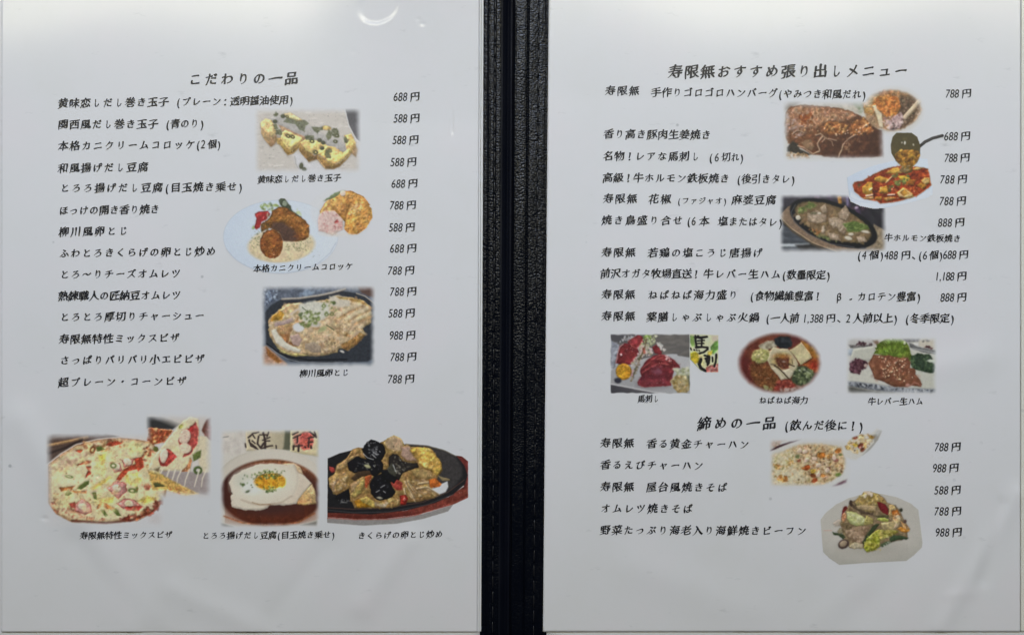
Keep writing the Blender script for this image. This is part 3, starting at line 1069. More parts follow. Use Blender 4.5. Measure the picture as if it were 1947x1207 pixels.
# --- cream croquettes on a pale blue oval plate, and two cut open
q = Pic(420, 350, 6.49, (423, 356, 714, 524), None, 'bfc4c8', 5)
q.auto = True
q.E(738, 650, 712, 456, 0, 'b4c3d2', soft=2, warp=0, g=('bfcad3', 300, 700, 1400, 500), t=.012)
q.E(738, 650, 712, 456, 0, '8c99aa', soft=1, warp=0, hole=.988, a=.45)
q.L([(60, 800), (200, 950), (400, 1055), (600, 1098), (800, 1100), (1000, 1065), (1200, 980), (1350, 850), (1420, 720)], .9, '8a93a5', a=.7)
q.E(740, 640, 560, 340, 0, 'bccad6', soft=14, a=.35)
q.E(745, 755, 415, 212, -4, 'c6bb9c', soft=4, t=.03, g=('bfae86', 745, 650, 745, 960))
q.E(760, 800, 330, 150, -4, 'cbbe98', soft=8, a=.5)
q.S([(380, 640), (480, 560), (500, 760), (420, 800), (350, 760)], 46, .35, .9, '4f5630 3c4524 6a6d41', 2.2)
q.S([(770, 760), (1100, 660), (1130, 720), (1080, 830), (880, 830), (770, 810)], 70, .35, .9, '4d532e 3a4022 686b3e', 2.2)
q.S([(330, 560), (1230, 640), (1230, 900), (900, 960), (350, 900)], 22, .3, .6, '54583e 454a36', 1.6)
q.S([(490, 260), (600, 240), (720, 270), (640, 330), (520, 320)], 26, 1, 2.6, '8fa550 6f8740 a9bb72 4d5f33', 2)
q.L([(500, 255), (485, 280), (510, 300)], 1.2, '7b9150')
q.S([(900, 300), (960, 300), (1000, 380), (900, 380)], 10, .8, 2, 'a8b978 8ea25c', 2)
q.G([(715, 195), (740, 175), (795, 182), (830, 240), (860, 270), (870, 310), (900, 350), (990, 400), (1010, 440), (900, 400), (780, 300), (735, 260)], '3f4a38', t=.25, ts=2, warp=1)
q.E(790, 240, 30, 34, 0, '7d8a76', t=.2)
q.G([(420, 370), (470, 340), (580, 335), (610, 370), (560, 440), (500, 470), (480, 540), (440, 560), (410, 540), (440, 430)], 'a02a2c', t=.10, e=('84201f', 3))
q.E(470, 390, 40, 22, 0, 'b63a38', soft=3, a=.7)
q.G([(400, 510), (420, 545), (400, 560), (380, 550)], '8fa56a')
q.S([(560, 350), (640, 340), (620, 440), (560, 440)], 10, .8, 1.6, 'b7b49d 6f7a4a 4a5531', 2)
Q1 = [(495, 500), (600, 420), (640, 330), (720, 280), (800, 285), (900, 360), (1040, 450), (1090, 520), (1085, 650), (1040, 690), (930, 710), (780, 700), (720, 600), (600, 540), (500, 600)]
q.G(Q1, '8c5a26', t=.22, ts=2.2, warp=1.4, e=('5f3a1a', 4))
q.S([(640, 340), (760, 290), (900, 370), (1080, 520), (1070, 640), (950, 560), (800, 470), (620, 440)], 150, .7, 1.7, 'a9702f 8a5420 b98040 6d4019 9d6428', 1.8, .75)
q.G([(640, 480), (760, 470), (900, 560), (960, 680), (880, 710), (770, 705), (720, 590), (620, 540)], '4a3630', soft=5, t=.2, warp=1.2, a=.92)
q.S([(640, 490), (760, 480), (930, 640), (900, 700), (780, 690)], 34, .7, 1.4, '5d463c 3b2b2a 6a4a38', 2)
q.S([(900, 580), (1060, 650), (1000, 700), (880, 660)], 40, .7, 1.5, '6b3a22 53301d 7d4a28', 2)
q.S([(500, 480), (620, 460), (600, 560), (500, 590)], 34, .8, 1.6, '7b4f25 4b4a28 93602c 5b3c1f', 2)
q.E(625, 740, 140, 178, -4, '8a5325', t=.2, ts=2.2, warp=1.3, e=('66381a', 5), g=('7a431f', 625, 620, 625, 900))
q.S([(520, 590), (700, 580), (760, 700), (740, 860), (600, 910), (500, 850)], 170, .7, 1.6, 'a3682c 8a4f20 b3782f 6a3a1a 975626', 1.8, .7)
q.L([(600, 850), (680, 880)], .9, 'c49a62', a=.7)
# the cut pair
q.E(1480, 350, 375, 285, 0, 'c0c5c8', soft=5, a=.55)
q.G([(1330, 160), (1400, 110), (1500, 80), (1560, 90), (1400, 180), (1260, 215)], '6d7c58', t=.2, warp=1)
q.G([(1220, 330), (1300, 210), (1420, 160), (1500, 90), (1600, 80), (1760, 150), (1850, 260), (1700, 330), (1560, 380), (1540, 480), (1400, 340), (1230, 390)], 'c08840', t=.16, ts=2.4, e=('aa7434', 4), g=('cba566', 1500, 300, 1280, 220))
q.S([(1240, 320), (1480, 120), (1640, 90), (1840, 250), (1560, 330), (1520, 450), (1400, 320)], 130, .8, 1.8, 'c9954a b97c33 d8b06c a96b2a d2a358', 1.8, .65)
q.E(1505, 115, 34, 34, 0, 'cdbfae')
q.G([(1215, 380), (1290, 320), (1400, 330), (1510, 440), (1510, 560), (1450, 590), (1380, 635), (1280, 600), (1205, 580), (1195, 450)], 'c3aaa2', t=.08, warp=1)
q.S([(1215, 400), (1290, 325), (1400, 335), (1505, 440), (1500, 560), (1380, 625), (1210, 570)], 110, .7, 1.8, 'd3c1ba b58a85 cbb0aa a4605f dccfc9 bf9a94', 2, .7)
q.G([(1400, 470), (1440, 435), (1455, 470), (1410, 490)], 'a44844')
q.S([(1420, 500), (1500, 460), (1505, 560), (1430, 590)], 16, .7, 1.5, 'b06a62 9c5650 c98f86', 2)
q.G([(1530, 480), (1590, 250), (1640, 210), (1780, 220), (1860, 300), (1870, 420), (1800, 540), (1680, 625), (1580, 620), (1520, 560)], 'bf8a40', t=.16, ts=2.4, warp=.8, e=('b98843', 4))
q.S([(1560, 400), (1620, 230), (1800, 240), (1860, 340), (1850, 440), (1700, 610), (1560, 590)], 210, .7, 1.6, 'd1a055 b3762c c08a3c a3662a dcb677 c4853a', 1.8, .7)
q.S([(1600, 240), (1760, 230), (1720, 330), (1580, 420)], 40, .8, 1.8, 'd6b784 cfae76', 1.8, .7)
q.L([(1525, 520), (1545, 400), (1590, 270), (1640, 215)], 4, '8a5a24', soft=3, a=.6)
q.L([(1540, 560), (1600, 620), (1690, 615), (1800, 530)], 4, '9a6a30', soft=3, a=.5)
q.L([(1300, 330), (1420, 320), (1510, 420)], 3, '9a6428', soft=3, a=.5)
q.E(1420, 620, 180, 26, 3, 'c9c0b2', soft=6, a=.6)
q.build('printed picture of fried cream croquettes on a pale blue oval plate', PL, ZP)

# --- egg-bound stew in a black iron pan
q = Pic(490, 535, 7.1, (495, 541, 715, 699), '4f5a68', 'bfc3c6', 8)
q.rect(495.5, 541.5, 714.5, 698.5, (13.0, 13.0, 13.0, 13.0))
q.G([(-20, -20), (1640, -20), (1640, 330), (1200, 130), (300, 250), (60, 390), (-20, 390)], '57606e', soft=3, t=.25, ts=6)
q.S([(60, 100), (260, 120), (260, 240), (90, 330)], 50, .8, 2.2, '8fa3bb 3f4c63 6f86a3 2f3a50 a6b5c6', 2, .8)
q.S([(560, 80), (860, 80), (860, 170), (560, 190)], 26, 1.5, 3.5, '8a9fb6 6d8299 9fb2c4', 2.5, .5, soft=3)
q.S([(1000, 60), (1350, 60), (1350, 150), (1150, 160)], 20, 2, 4, '7a818a 8c949b 5b626c', 2.5, .5, soft=3)
q.G([(1350, 60), (1640, 60), (1640, 250), (1400, 160)], '54403a', soft=4, t=.1)
q.G([(0, 880), (120, 870), (400, 1110), (420, 1207), (0, 1207)], 'a4836c', soft=4, t=.1)
q.G([(110, 880), (330, 1080), (280, 1110), (130, 1000)], '8d5a2a', soft=3, t=.12)
q.G([(95, 420), (180, 320), (300, 250), (420, 240), (800, 190), (1150, 130), (1400, 170), (1640, 330), (1640, 1000), (1480, 1080), (800, 1110), (450, 1080), (280, 980), (110, 830)], '2b3038', soft=2, t=.15, warp=.5)
q.L([(330, 238), (560, 228), (820, 190), (1010, 150), (1180, 100)], 3.6, 'a39c91', t=.1)
q.L([(330, 250), (560, 240), (820, 203), (1010, 165), (1180, 118)], 1.2, '5b5650')
q.L([(140, 860), (250, 960), (400, 1045), (560, 1085), (900, 1100), (1150, 1090)], 1.3, '9aa0a6', a=.75)
q.L([(120, 840), (240, 930), (400, 1010), (700, 1060), (1200, 1050)], 2.6, '15181e')
q.L([(1330, 160), (1450, 200), (1580, 300)], 1.6, 'b5aa9a')
Q1 = [(140, 520), (240, 420), (360, 310), (580, 275), (640, 310), (800, 260), (950, 240), (1060, 190), (1230, 210), (1420, 250), (1530, 340), (1530, 560), (1420, 620), (1450, 720), (1340, 850), (1220, 930), (1100, 900), (1080, 960), (900, 1000), (760, 990), (500, 1000), (340, 950), (220, 840), (150, 700)]
q.G(Q1, 'b39c78', t=.16, ts=4, warp=1.6, e=('8d7a50', 6))
q.S(Q1, 330, 1.2, 3.4, 'c3ae88 a98d66 b59a72 93795a c9bb9c b28a5c d0c4a8 9f8a72', 2.2, .6)
q.G([(160, 540), (200, 470), (320, 380), (360, 430), (330, 510), (250, 530)], 'b3852e', t=.14, warp=1.6, soft=2)
q.G([(300, 400), (380, 330), (560, 280), (590, 330), (470, 420), (400, 450)], 'c4a877', t=.1, warp=1.4, soft=2)
q.L([(450, 440), (520, 390), (640, 340)], 4, 'c2b6aa', soft=3, a=.8)
q.G([(220, 560), (350, 530), (470, 490), (470, 540), (340, 590), (230, 610)], '9f8a84', t=.12, warp=1.2)
q.G([(280, 600), (480, 560), (540, 480), (560, 560), (470, 650), (440, 720), (330, 720), (250, 670)], 'a37f56', t=.14, warp=1.4)
q.G([(180, 660), (240, 640), (280, 720), (420, 850), (580, 920), (560, 960), (400, 920), (250, 830)], 'c2bfae', t=.06, warp=1, soft=2)
q.G([(250, 880), (400, 960), (600, 980), (700, 1000), (480, 1010), (330, 960)], 'b7a768', t=.1, warp=1)
q.G([(280, 700), (440, 720), (420, 800), (540, 870), (480, 880), (360, 800)], '91653c', t=.16, warp=1.4)
q.G([(430, 740), (540, 700), (600, 780), (560, 870), (480, 860)], 'a38a80', t=.14, warp=1.4)
q.G([(640, 840), (760, 810), (850, 870), (860, 960), (740, 960), (640, 900)], '92826f', t=.14, warp=1.4)
q.G([(1120, 850), (1260, 780), (1380, 690), (1450, 730), (1340, 850), (1220, 930), (1150, 910)], '98713e', t=.16, warp=1.2, soft=2)
q.G([(1160, 720), (1210, 690), (1250, 740), (1200, 750)], '7d5c33', t=.1)
q.G([(960, 200), (1080, 190), (1240, 220), (1250, 330), (1120, 350), (980, 320)], 'bcb5a3', t=.07, soft=4, warp=1.4)
q.G([(560, 300), (760, 265), (960, 290), (980, 420), (880, 520), (640, 560), (560, 460)], 'bcbcae', t=.08, soft=5, warp=1.6)
q.G([(1050, 200), (1230, 220), (1400, 255), (1500, 330), (1420, 310), (1230, 250), (1100, 240)], '9f7a3c', t=.14, soft=2.5, a=.8)
for p_ in ([(1080, 460), (1200, 380), (1380, 300)], [(1200, 500), (1340, 420), (1480, 360)], [(1280, 540), (1420, 470), (1520, 420)]):
    q.L(p_, 6, 'c9bb98', soft=4, a=.7, warp=1)
    q.L([(x_ + 30, y_ + 40) for x_, y_ in p_], 3.5, 'a57d4d', soft=3, a=.65, warp=1)
q.E(550, 620, 78, 62, 10, 'c3c6c6', soft=3)
q.E(780, 580, 70, 40, 0, 'b4b8b6', soft=3, a=.7)
q.S([(570, 420), (780, 380), (860, 470), (820, 540), (700, 620), (600, 600), (560, 540)], 60, 1.1, 2.8, '5f7038 7c8a50 4b5c2c 94a06a 6b7a42', 1.8, .9)
q.S([(820, 260), (1060, 260), (1060, 460), (850, 420)], 12, 1.2, 2.4, '6f7c44 8b955e 5d6b38', 1.8, .8)
for x_, y_ in ((930, 445), (1000, 440), (890, 330), (810, 510), (640, 600)):
    q.E(x_, y_, 30, 24, 0, '6c7a40', hole=.45)
q.E(1030, 288, 26, 24, 0, '4f5f34')
q.E(575, 450, 24, 24, 0, '5b6a48')
q.L([(930, 590), (1030, 655)], 1.6, '454f2e')
q.L([(600, 350), (650, 390)], 1.5, '4f5b38')
q.E(880, 640, 60, 30, -30, '98a06c', soft=3, a=.8)
q.S([(900, 770), (1100, 770), (1090, 960), (900, 980)], 40, .8, 1.8, '7b6242 c9b283 8d7250 b89c6e 5e4b36', 1.8, .75)
q.S([(1060, 580), (1320, 620), (1300, 760), (1080, 750)], 40, 1, 2.2, 'cdb88f a98c60 bda478 876c48', 2, .7)
q.E(1140, 945, 34, 14, 25, 'b9b6b0')
q.build('printed picture of pale egg and cutlet stew in a black iron pan', PL, ZP)

# --- mixed pizza with a lifted slice
q = Pic(80, 780, 5.248, (85, 786, 405, 1004), 'b9b6b4', 'b5b9bf', 11)
q.rect(84.5, 821.5, 314.5, 1003.5, (18.8, 17.4, 17.4, 15.9))
q.rect(274.5, 784.5, 404.5, 950.5, (15.9, 18.8, 17.4, 21.8))
q.S([(60, 255), (1040, 255), (1040, 310), (60, 320)], 30, 3, 6, 'aeabaa b7b4b2', 2, .5, soft=4)
q.G([(40, 230), (640, 230), (780, 262), (560, 290), (350, 350), (180, 430), (60, 530), (40, 530)], '4a3a34', soft=3, t=.16)
q.L([(50, 350), (250, 310), (450, 265)], 5, '9a7650', soft=3)
q.L([(60, 290), (180, 255), (420, 240)], 4, '6d6058', soft=4, a=.7)
q.L([(60, 430), (240, 370), (400, 290)], 4, '2d2422', soft=3)
PZ = [(60, 540), (200, 430), (340, 345), (560, 290), (780, 270), (960, 290), (1100, 320), (1180, 420), (1260, 640), (1230, 880), (1100, 1020), (960, 1095), (640, 1130), (300, 1115), (140, 1030), (60, 920)]
q.L(PZ[:8], 4, 'c3bfbb', soft=1.5)
q.G([(40, 900), (140, 1040), (300, 1125), (640, 1140), (960, 1105), (1120, 1020), (1220, 900), (1220, 1207), (40, 1207)], 'b6b9bf', soft=2, warp=0)
q.E(1150, 1090, 80, 60, 0, 'aca9ac', soft=10, a=.6)
q.G(PZ, 'c2b590', soft=2, t=.10, ts=5, e=('8f6243', 9))
q.L([(300, 1100), (640, 1122), (900, 1095), (1100, 1010), (1215, 890)], 3.5, '5b3226', soft=2.5)
PZI = [(90, 580), (340, 400), (600, 330), (960, 320), (1090, 400), (1180, 640), (1160, 880), (1000, 1010), (640, 1090), (300, 1060), (120, 960)]
q.S(PZI, 260, 2.5, 6.5, 'c9bf98 c9bd83 c4b68e cbc298 c8b06a bda880 c6b47c d0c794', 1.8, .42, soft=4, warp=1.2)
q.S([(380, 320), (760, 290), (900, 350), (600, 420), (420, 380)], 46, 1.5, 3.5, '9a5f3c a9744a b78a5e 8d4f35', 2, .7, soft=2)
q.S([(90, 560), (340, 400), (520, 420), (300, 560), (120, 640)], 50, 1.5, 3.5, 'a2826c b79c86 93705c ac8f72', 2, .65, soft=2)
q.S([(80, 800), (240, 900), (520, 1040), (640, 1100), (300, 1100), (100, 980)], 60, 1.4, 3.2, '9a5c46 b0745a a6523f c69a72 87412f', 2, .7, soft=2)
q.S([(760, 1090), (1000, 1010), (1180, 870), (1210, 930), (1080, 1040), (900, 1100)], 60, 1.4, 3.2, '7a3328 93402f 5f271f a2573a 84423a', 2, .8, soft=1.6)
for pts_, c_ in (([(820, 640), (960, 620), (1000, 700), (940, 760), (840, 720)], 'c5a948'), ([(950, 900), (1060, 850), (1150, 880), (1040, 930)], 'cdb347'),
                 ([(860, 330), (980, 320), (1000, 400), (880, 440)], 'cdc382'), ([(540, 480), (640, 560), (620, 680), (500, 600)], 'cfc684'),
                 ([(480, 780), (680, 650), (690, 680), (520, 790)], 'c0a040'), ([(560, 880), (720, 860), (700, 920), (600, 920)], 'c9af4a'),
                 ([(560, 450), (640, 420), (620, 540), (590, 540)], 'c7ad3f'), ([(120, 900), (260, 860), (270, 960), (140, 980)], 'c6ba86'),
                 ([(100, 660), (400, 600), (480, 700), (300, 760), (120, 760)], 'c8c19b'), ([(240, 570), (440, 560), (460, 640), (250, 630)], 'c2b897')):
    q.G(pts_, c_, soft=5, warp=1.6, t=.05, a=.8)
for pts_ in ([(340, 545), (440, 500), (530, 500), (440, 540)], [(640, 330), (760, 300), (800, 330), (700, 360), (640, 350)], [(330, 395), (410, 385), (380, 430)],
             [(800, 600), (880, 550), (960, 530), (960, 580), (860, 610), (780, 700), (740, 690)], [(920, 480), (1000, 460), (1020, 560), (960, 610), (940, 560)],
             [(440, 560), (490, 560), (490, 640), (430, 670), (460, 600)], [(170, 770), (330, 750), (290, 800), (190, 805)], [(300, 800), (450, 800), (440, 830), (300, 815)],
             [(580, 900), (640, 930), (730, 980), (700, 1000), (600, 960), (540, 990)]):
    q.G(pts_, 'a4412c' if pts_[0][0] not in (170, 300, 580) else 'b0693a', warp=1.2, t=.16, soft=1.6)
for pts_ in ([(650, 780), (740, 700), (830, 720), (850, 800), (760, 880), (700, 830)], [(320, 940), (400, 880), (480, 930), (500, 1010), (430, 1040), (330, 1000)],
             [(740, 930), (820, 880), (920, 890), (1000, 960), (940, 1000), (830, 990)], [(680, 520), (780, 530), (800, 600), (720, 620)], [(800, 500), (930, 480), (900, 540), (820, 570)]):
    q.G(pts_, 'b7817a', warp=1.4, t=.14, soft=1.6, e=('9c3b33', 3))
    cx_ = sum(a for a, b in pts_) / len(pts_)
    cy_ = sum(b for a, b in pts_) / len(pts_)
    q.E(cx_ - 8, cy_ - 10, 42, 34, 20, 'c9bda6', soft=2, t=.12, warp=1)
q.G([(820, 960), (940, 950), (1010, 960), (960, 1000), (840, 1000)], 'a33a32', warp=1)
q.G([(270, 930), (330, 910), (330, 970), (290, 970)], 'a8463c', warp=1)
q.S([(990, 380), (1100, 330), (1110, 440), (1020, 500)], 26, 1.3, 3, '8f4028 a55c3c b98a5e 7d3a26', 2, .8)
q.E(1050, 760, 34, 34, 0, 'b06048', soft=2)
for pts_ in ([(345, 780), (420, 710), (470, 700), (465, 740), (390, 785)], [(500, 820), (540, 815), (555, 895), (520, 880)], [(580, 990), (620, 990), (660, 1050), (630, 1060)],
             [(230, 845), (260, 785), (300, 830), (260, 850)], [(700, 990), (740, 980), (790, 1050), (740, 1045)], [(540, 370), (580, 350), (630, 390), (550, 410)]):
    q.G(pts_, '54632f', t=.2, warp=.8)
for x_, y_, a_, b_ in ((712, 550, 32, 26), (270, 660, 42, 14), (900, 800, 40, 24), (945, 790, 14, 30), (730, 1000, 30, 16)):
    q.E(x_, y_, a_, b_, 10, '5e7038', hole=.5 if a_ > 30 else 0)
q.E(505, 395, 26, 40, 20, '7c4a2c', hole=.5)
q.S(PZI, 110, 2, 5.5, 'cfc59c c8bb80 d2cba8 c9b27c', 2.0, .5, soft=4.5, warp=1.2)
q.S(PZI, 40, .7, 1.6, '8a4a30 9c5c3c a8744a', 2.0, .6)
# the lifted slice
q.G([(1040, 60), (1480, 60), (1400, 120), (1300, 190), (1040, 180)], '2f3032', soft=3, g=('b1ada9', 1200, 130, 1230, 60))
q.G([(1060, 170), (1180, 180), (1310, 200), (1220, 320), (1100, 340), (1050, 300)], '95492e', t=.2, warp=1.2, e=('b7744a', 4))
q.S([(1070, 190), (1300, 200), (1220, 320), (1090, 330)], 36, 1, 2.6, 'b97c44 8a3a24 c79a66 a4562f', 2, .7)
q.G([(1560, 60), (1720, 60), (1720, 880), (1560, 880)], 'b1aca8', soft=3)
q.G([(1640, 90), (1700, 60), (1700, 300), (1660, 290), (1590, 200)], '5f3730', soft=3, t=.2)
q.S([(1620, 180), (1690, 160), (1690, 300), (1640, 290)], 14, 1.5, 3, '94585a a77a72 7c4440', 2, .7)
q.G([(1570, 250), (1640, 260), (1700, 320), (1700, 600), (1600, 640), (1540, 420)], 'bdb49a', t=.06, soft=3)
q.G([(1180, 600), (1680, 620), (1700, 860), (1560, 830), (1340, 740), (1180, 640)], '8d8484', soft=4, t=.06)
q.G([(1250, 290), (1400, 110), (1480, 55), (1560, 80), (1570, 200), (1560, 380), (1500, 480), (1480, 600), (1340, 600), (1140, 600), (1060, 590), (1100, 480), (1180, 380)], 'c1b796', soft=2, t=.07, warp=1)
q.S([(1260, 300), (1420, 110), (1540, 90), (1540, 400), (1470, 590), (1100, 580), (1190, 380)], 60, 2, 4.5, 'c9c0a0 bcae8a cfc9ae c4b583', 1.8, .5, soft=3)
q.G([(1360, 300), (1400, 200), (1480, 170), (1530, 110), (1565, 190), (1550, 330), (1480, 440), (1400, 470), (1430, 400), (1380, 370)], 'a24440', t=.14, warp=1, soft=1.8)
q.E(1425, 265, 55, 75, 10, 'c2ab9a', soft=2, t=.14, warp=1.2)
q.E(1430, 380, 60, 50, 0, 'c3b59e', soft=3, t=.1, warp=1)
q.G([(1160, 480), (1200, 390), (1260, 380), (1350, 460), (1240, 560), (1180, 550)], 'a23b34', t=.14, warp=1)
q.E(1215, 450, 38, 75, 10, 'c7bba8', soft=2, t=.12, warp=1)
q.E(1490, 185, 22, 30, 0, 'a8322f', soft=2)
q.G([(1505, 440), (1550, 410), (1590, 395), (1580, 470), (1510, 510)], '5d6b37', t=.2)
q.E(1555, 595, 44, 42, 0, '4c5c36', t=.2, hole=.4)
q.G([(1480, 470), (1495, 500), (1470, 610), (1380, 610), (1440, 560)], 'b4744c', t=.12)
q.E(1385, 160, 26, 18, -50, 'a5a254')
q.E(1135, 385, 24, 26, 0, '59602f', t=.2)
for i_, x_ in enumerate((1160, 1230, 1290, 1350, 1430, 1530, 1600)):
    q.L([(x_ + 40, 590), (x_, 680 + 20 * (i_ % 3)), (x_ - 10, 760)], 3.2, 'c8c3b4', soft=1.5, a=.85, taper=.5)
q.G([(1060, 600), (1200, 640), (1340, 720), (1560, 830), (1440, 850), (1240, 790), (1100, 790)], 'b08f4c', soft=4, t=.12, warp=1)
q.S([(1250, 720), (1560, 830), (1420, 845), (1260, 800)], 30, 1.2, 2.6, 'b5813c 9a5a30 c7a468', 2, .6)
q.G([(1110, 725), (1150, 720), (1240, 755), (1130, 765)], '474d2e', t=.2)
q.G([(1120, 590), (1180, 560), (1160, 610)], '5a4a34', soft=2, a=.8)
q.build('printed picture of a mixed pizza with one slice lifted on strings of cheese', PL, ZP)

# --- fried tofu with grated yam and a fried egg in brown broth
q = Pic(410, 805, 5.748, (414, 812, 612, 1008), 'b3b1ab', 'b2b6bc', 13)
q.rect(416.5, 813.5, 609.5, 1004.5, (13.0, 13.0, 11.6, 13.0))
q.S([(60, 90), (330, 90), (330, 330), (60, 340)], 60, 2, 5, 'b5b0ab a29d98 aaa49f bdb9b5', 2, .5, soft=3)
q.L([(80, 150), (140, 140)], 1.5, '6d6964')
q.G([(325, 70), (820, 70), (800, 290), (335, 300)], 'b3aa90', soft=2, t=.05, g=('98907a', 500, 100, 800, 180))
q.G([(760, 70), (830, 70), (815, 290), (740, 280)], '454a3c', soft=4, a=.85)
q.G([(815, 70), (1130, 70), (1130, 360), (815, 310)], 'b8ae8a', soft=2)
q.E(990, 190, 85, 105, 0, 'b5544a', soft=3, t=.06)
q.E(890, 180, 40, 70, 0, 'b0605a', soft=5, a=.8)
BR = '352b2b'
for p_, w_ in (([(355, 155), (410, 105), (470, 90)], 3), ([(400, 110), (430, 160)], 2.6), ([(365, 180), (385, 240), (440, 270)], 3.2), ([(400, 190), (430, 215)], 2.6),
               ([(385, 215), (460, 280)], 2.6), ([(470, 140), (455, 220), (490, 265), (530, 210)], 3.6), ([(520, 100), (540, 180), (540, 270)], 4.4), ([(515, 180), (590, 150)], 3),
               ([(550, 190), (590, 190)], 2.8), ([(580, 95), (560, 140)], 2.8), ([(500, 275), (560, 250), (620, 240)], 3), ([(480, 120), (560, 120)], 2.6),
               ([(840, 120), (900, 90)], 3), ([(850, 160), (930, 120)], 3), ([(900, 130), (890, 210)], 3), ([(855, 240), (850, 280)], 4), ([(910, 240), (905, 300)], 4),
               ([(870, 250), (950, 240)], 2.6), ([(1030, 90), (1090, 140)], 3.6), ([(1080, 90), (1100, 150)], 3.2), ([(1010, 160), (1070, 150)], 3), ([(1010, 210), (1060, 200)], 3),
               ([(1020, 160), (1015, 260)], 3), ([(1045, 250), (1045, 265)], 4), ([(980, 255), (985, 262)], 4), ([(320, 220), (330, 260)], 2.4), ([(660, 240), (665, 275)], 3)):
    q.L(p_, w_, BR, soft=1.2, warp=.8)
q.E(600, 700, 620, 425, 0, 'b2aea4', soft=2, warp=0, g=('a29d92', 600, 280, 200, 420))
q.E(600, 690, 600, 405, 0, 'b7b3aa', soft=6, warp=0, a=.6)
q.E(610, 755, 560, 365, 0, '7e4c33', soft=4, warp=0, g=('3a211f', 610, 400, 560, 640))
q.E(610, 790, 540, 315, 0, '42241f', soft=14, warp=0, t=.04)
q.E(620, 1000, 480, 100, 0, '6a2f1c', soft=22, a=.7, warp=0)
q.E(600, 930, 330, 80, 0, '3a2626', soft=18, a=.8, warp=0)
q.L([(90, 1010), (300, 1085), (600, 1112), (900, 1080), (1080, 980)], 2.6, '8a4a26', soft=3, warp=0, a=.8)
q.G([(0, 1060), (250, 1125), (600, 1140), (900, 1110), (1207, 1020), (1207, 1207), (0, 1207)], 'b4b3ae', soft=3, warp=0)
q.G([(50, 1085), (200, 1130), (60, 1140)], '5d5b58', soft=4)
q.G([(930, 1110), (1110, 1060), (1110, 1120)], '67645f', soft=4)
q.G([(870, 850), (960, 740), (1050, 660), (1090, 740), (1100, 870), (980, 890), (900, 880)], 'b08a55', soft=2.5, t=.10, warp=1, g=('c6b083', 950, 870, 1040, 680))
q.G([(730, 440), (860, 430), (930, 480), (960, 560), (880, 520)], 'b79f80', soft=2, t=.08)
q.G([(140, 640), (200, 560), (330, 490), (480, 440), (640, 435), (780, 455), (860, 440), (900, 530), (960, 560), (1050, 650), (960, 750), (880, 870), (800, 890), (600, 890), (540, 935), (440, 950), (320, 945), (180, 910), (160, 800), (180, 760)], 'bcb6a8', soft=1.6, warp=1.2, t=.025, e=('a99f92', 6))
q.G([(900, 560), (1040, 650), (950, 750), (870, 860), (760, 880), (880, 740), (910, 640)], 'b9afa0', soft=3, t=.03)
q.L([(280, 830), (420, 880), (560, 890), (720, 860), (830, 790)], 2.4, '9c8b78', soft=4, a=.75)
q.L([(400, 860), (480, 885), (600, 880)], 1.5, '8a6a4a', soft=2, a=.8)
q.L([(900, 530), (890, 680), (850, 760)], 2, 'aaa092', soft=4, a=.6)
q.E(500, 640, 330, 180, -5, 'c3bfb2', soft=14, a=.8)
q.E(300, 620, 100, 90, 0, 'aeb0a4', soft=14, a=.8)
q.E(400, 690, 110, 80, 0, 'bfc4c3', soft=10, a=.8)
q.E(590, 630, 172, 92, -4, 'b8801f', soft=3, warp=1, t=.08, e=('c09a4a', 3))
q.E(720, 640, 50, 60, 0, 'c08a2a', soft=3)
q.S([(420, 550), (560, 500), (680, 540), (740, 580), (640, 610), (480, 600)], 80, .8, 1.8, '56682f 40532a 74864a 93a468 3c4a2a', 1.8, .9)
q.S([(520, 690), (640, 680), (670, 730), (530, 760)], 34, .8, 1.8, '56682f 40532a 74864a 8a9a5e', 1.8, .9)
q.S([(240, 560), (430, 520), (470, 700), (300, 740)], 14, .8, 1.7, '5d6c48 47573a 7c8a66', 1.8, .85)
q.S([(640, 480), (760, 490), (740, 580), (660, 560)], 8, .7, 1.5, '5d6c48 53643a', 1.8, .85)
q.E(350, 740, 26, 12, -25, '56624a')
q.E(300, 665, 20, 15, 0, '4f6238')
q.L([(150, 730), (185, 770)], 1.2, '4c4640')
q.build('printed picture of grated yam and a fried egg yolk in dark brown broth', PL, ZP)

# --- wood-ear mushroom and egg stir-fry on an iron plate over a red wooden stand
q = Pic(610, 815, 6.19, (619, 823, 893, 1003), None, 'b4b7bb', 17)
q.auto = True
q.G([(72, 1040), (400, 1060), (800, 1060), (1200, 1000), (1560, 890), (1500, 970), (1200, 1060), (900, 1115), (500, 1138), (72, 1105)], '7c7a79', soft=1, warp=.3, t=.06)
q.G([(76, 960), (500, 990), (1000, 960), (1500, 800), (1735, 640), (1735, 810), (1560, 890), (1150, 1010), (750, 1060), (400, 1062), (76, 1040)], '6e3229', soft=1, warp=.3, t=.08, g=('54231e', 900, 960, 900, 1060))
q.G([(1580, 310), (1660, 320), (1735, 380), (1735, 660), (1690, 700), (1600, 400)], '662a27', soft=1, warp=.2, t=.06)
q.G([(80, 345), (220, 285), (400, 240), (700, 190), (1000, 180), (1250, 195), (1450, 250), (1600, 320), (1690, 430), (1728, 540), (1700, 650), (1560, 770), (1350, 870), (1000, 960), (600, 1005), (76, 985)], '1e1e21', soft=1, warp=.3, t=.12)
q.G([(1000, 185), (1250, 200), (1450, 255), (1590, 330), (1660, 450), (1660, 560), (1560, 690), (1400, 790), (1300, 700), (1400, 400), (1250, 250)], '353334', soft=6, warp=.5, t=.16, mk=False)
q.L([(1000, 180), (1250, 197), (1450, 252), (1590, 320)], 2.2, '5f5b52', soft=1.5)
q.L([(76, 925), (400, 945), (800, 930), (1200, 860), (1500, 740), (1690, 600)], 1.3, '5d4038', a=.8)
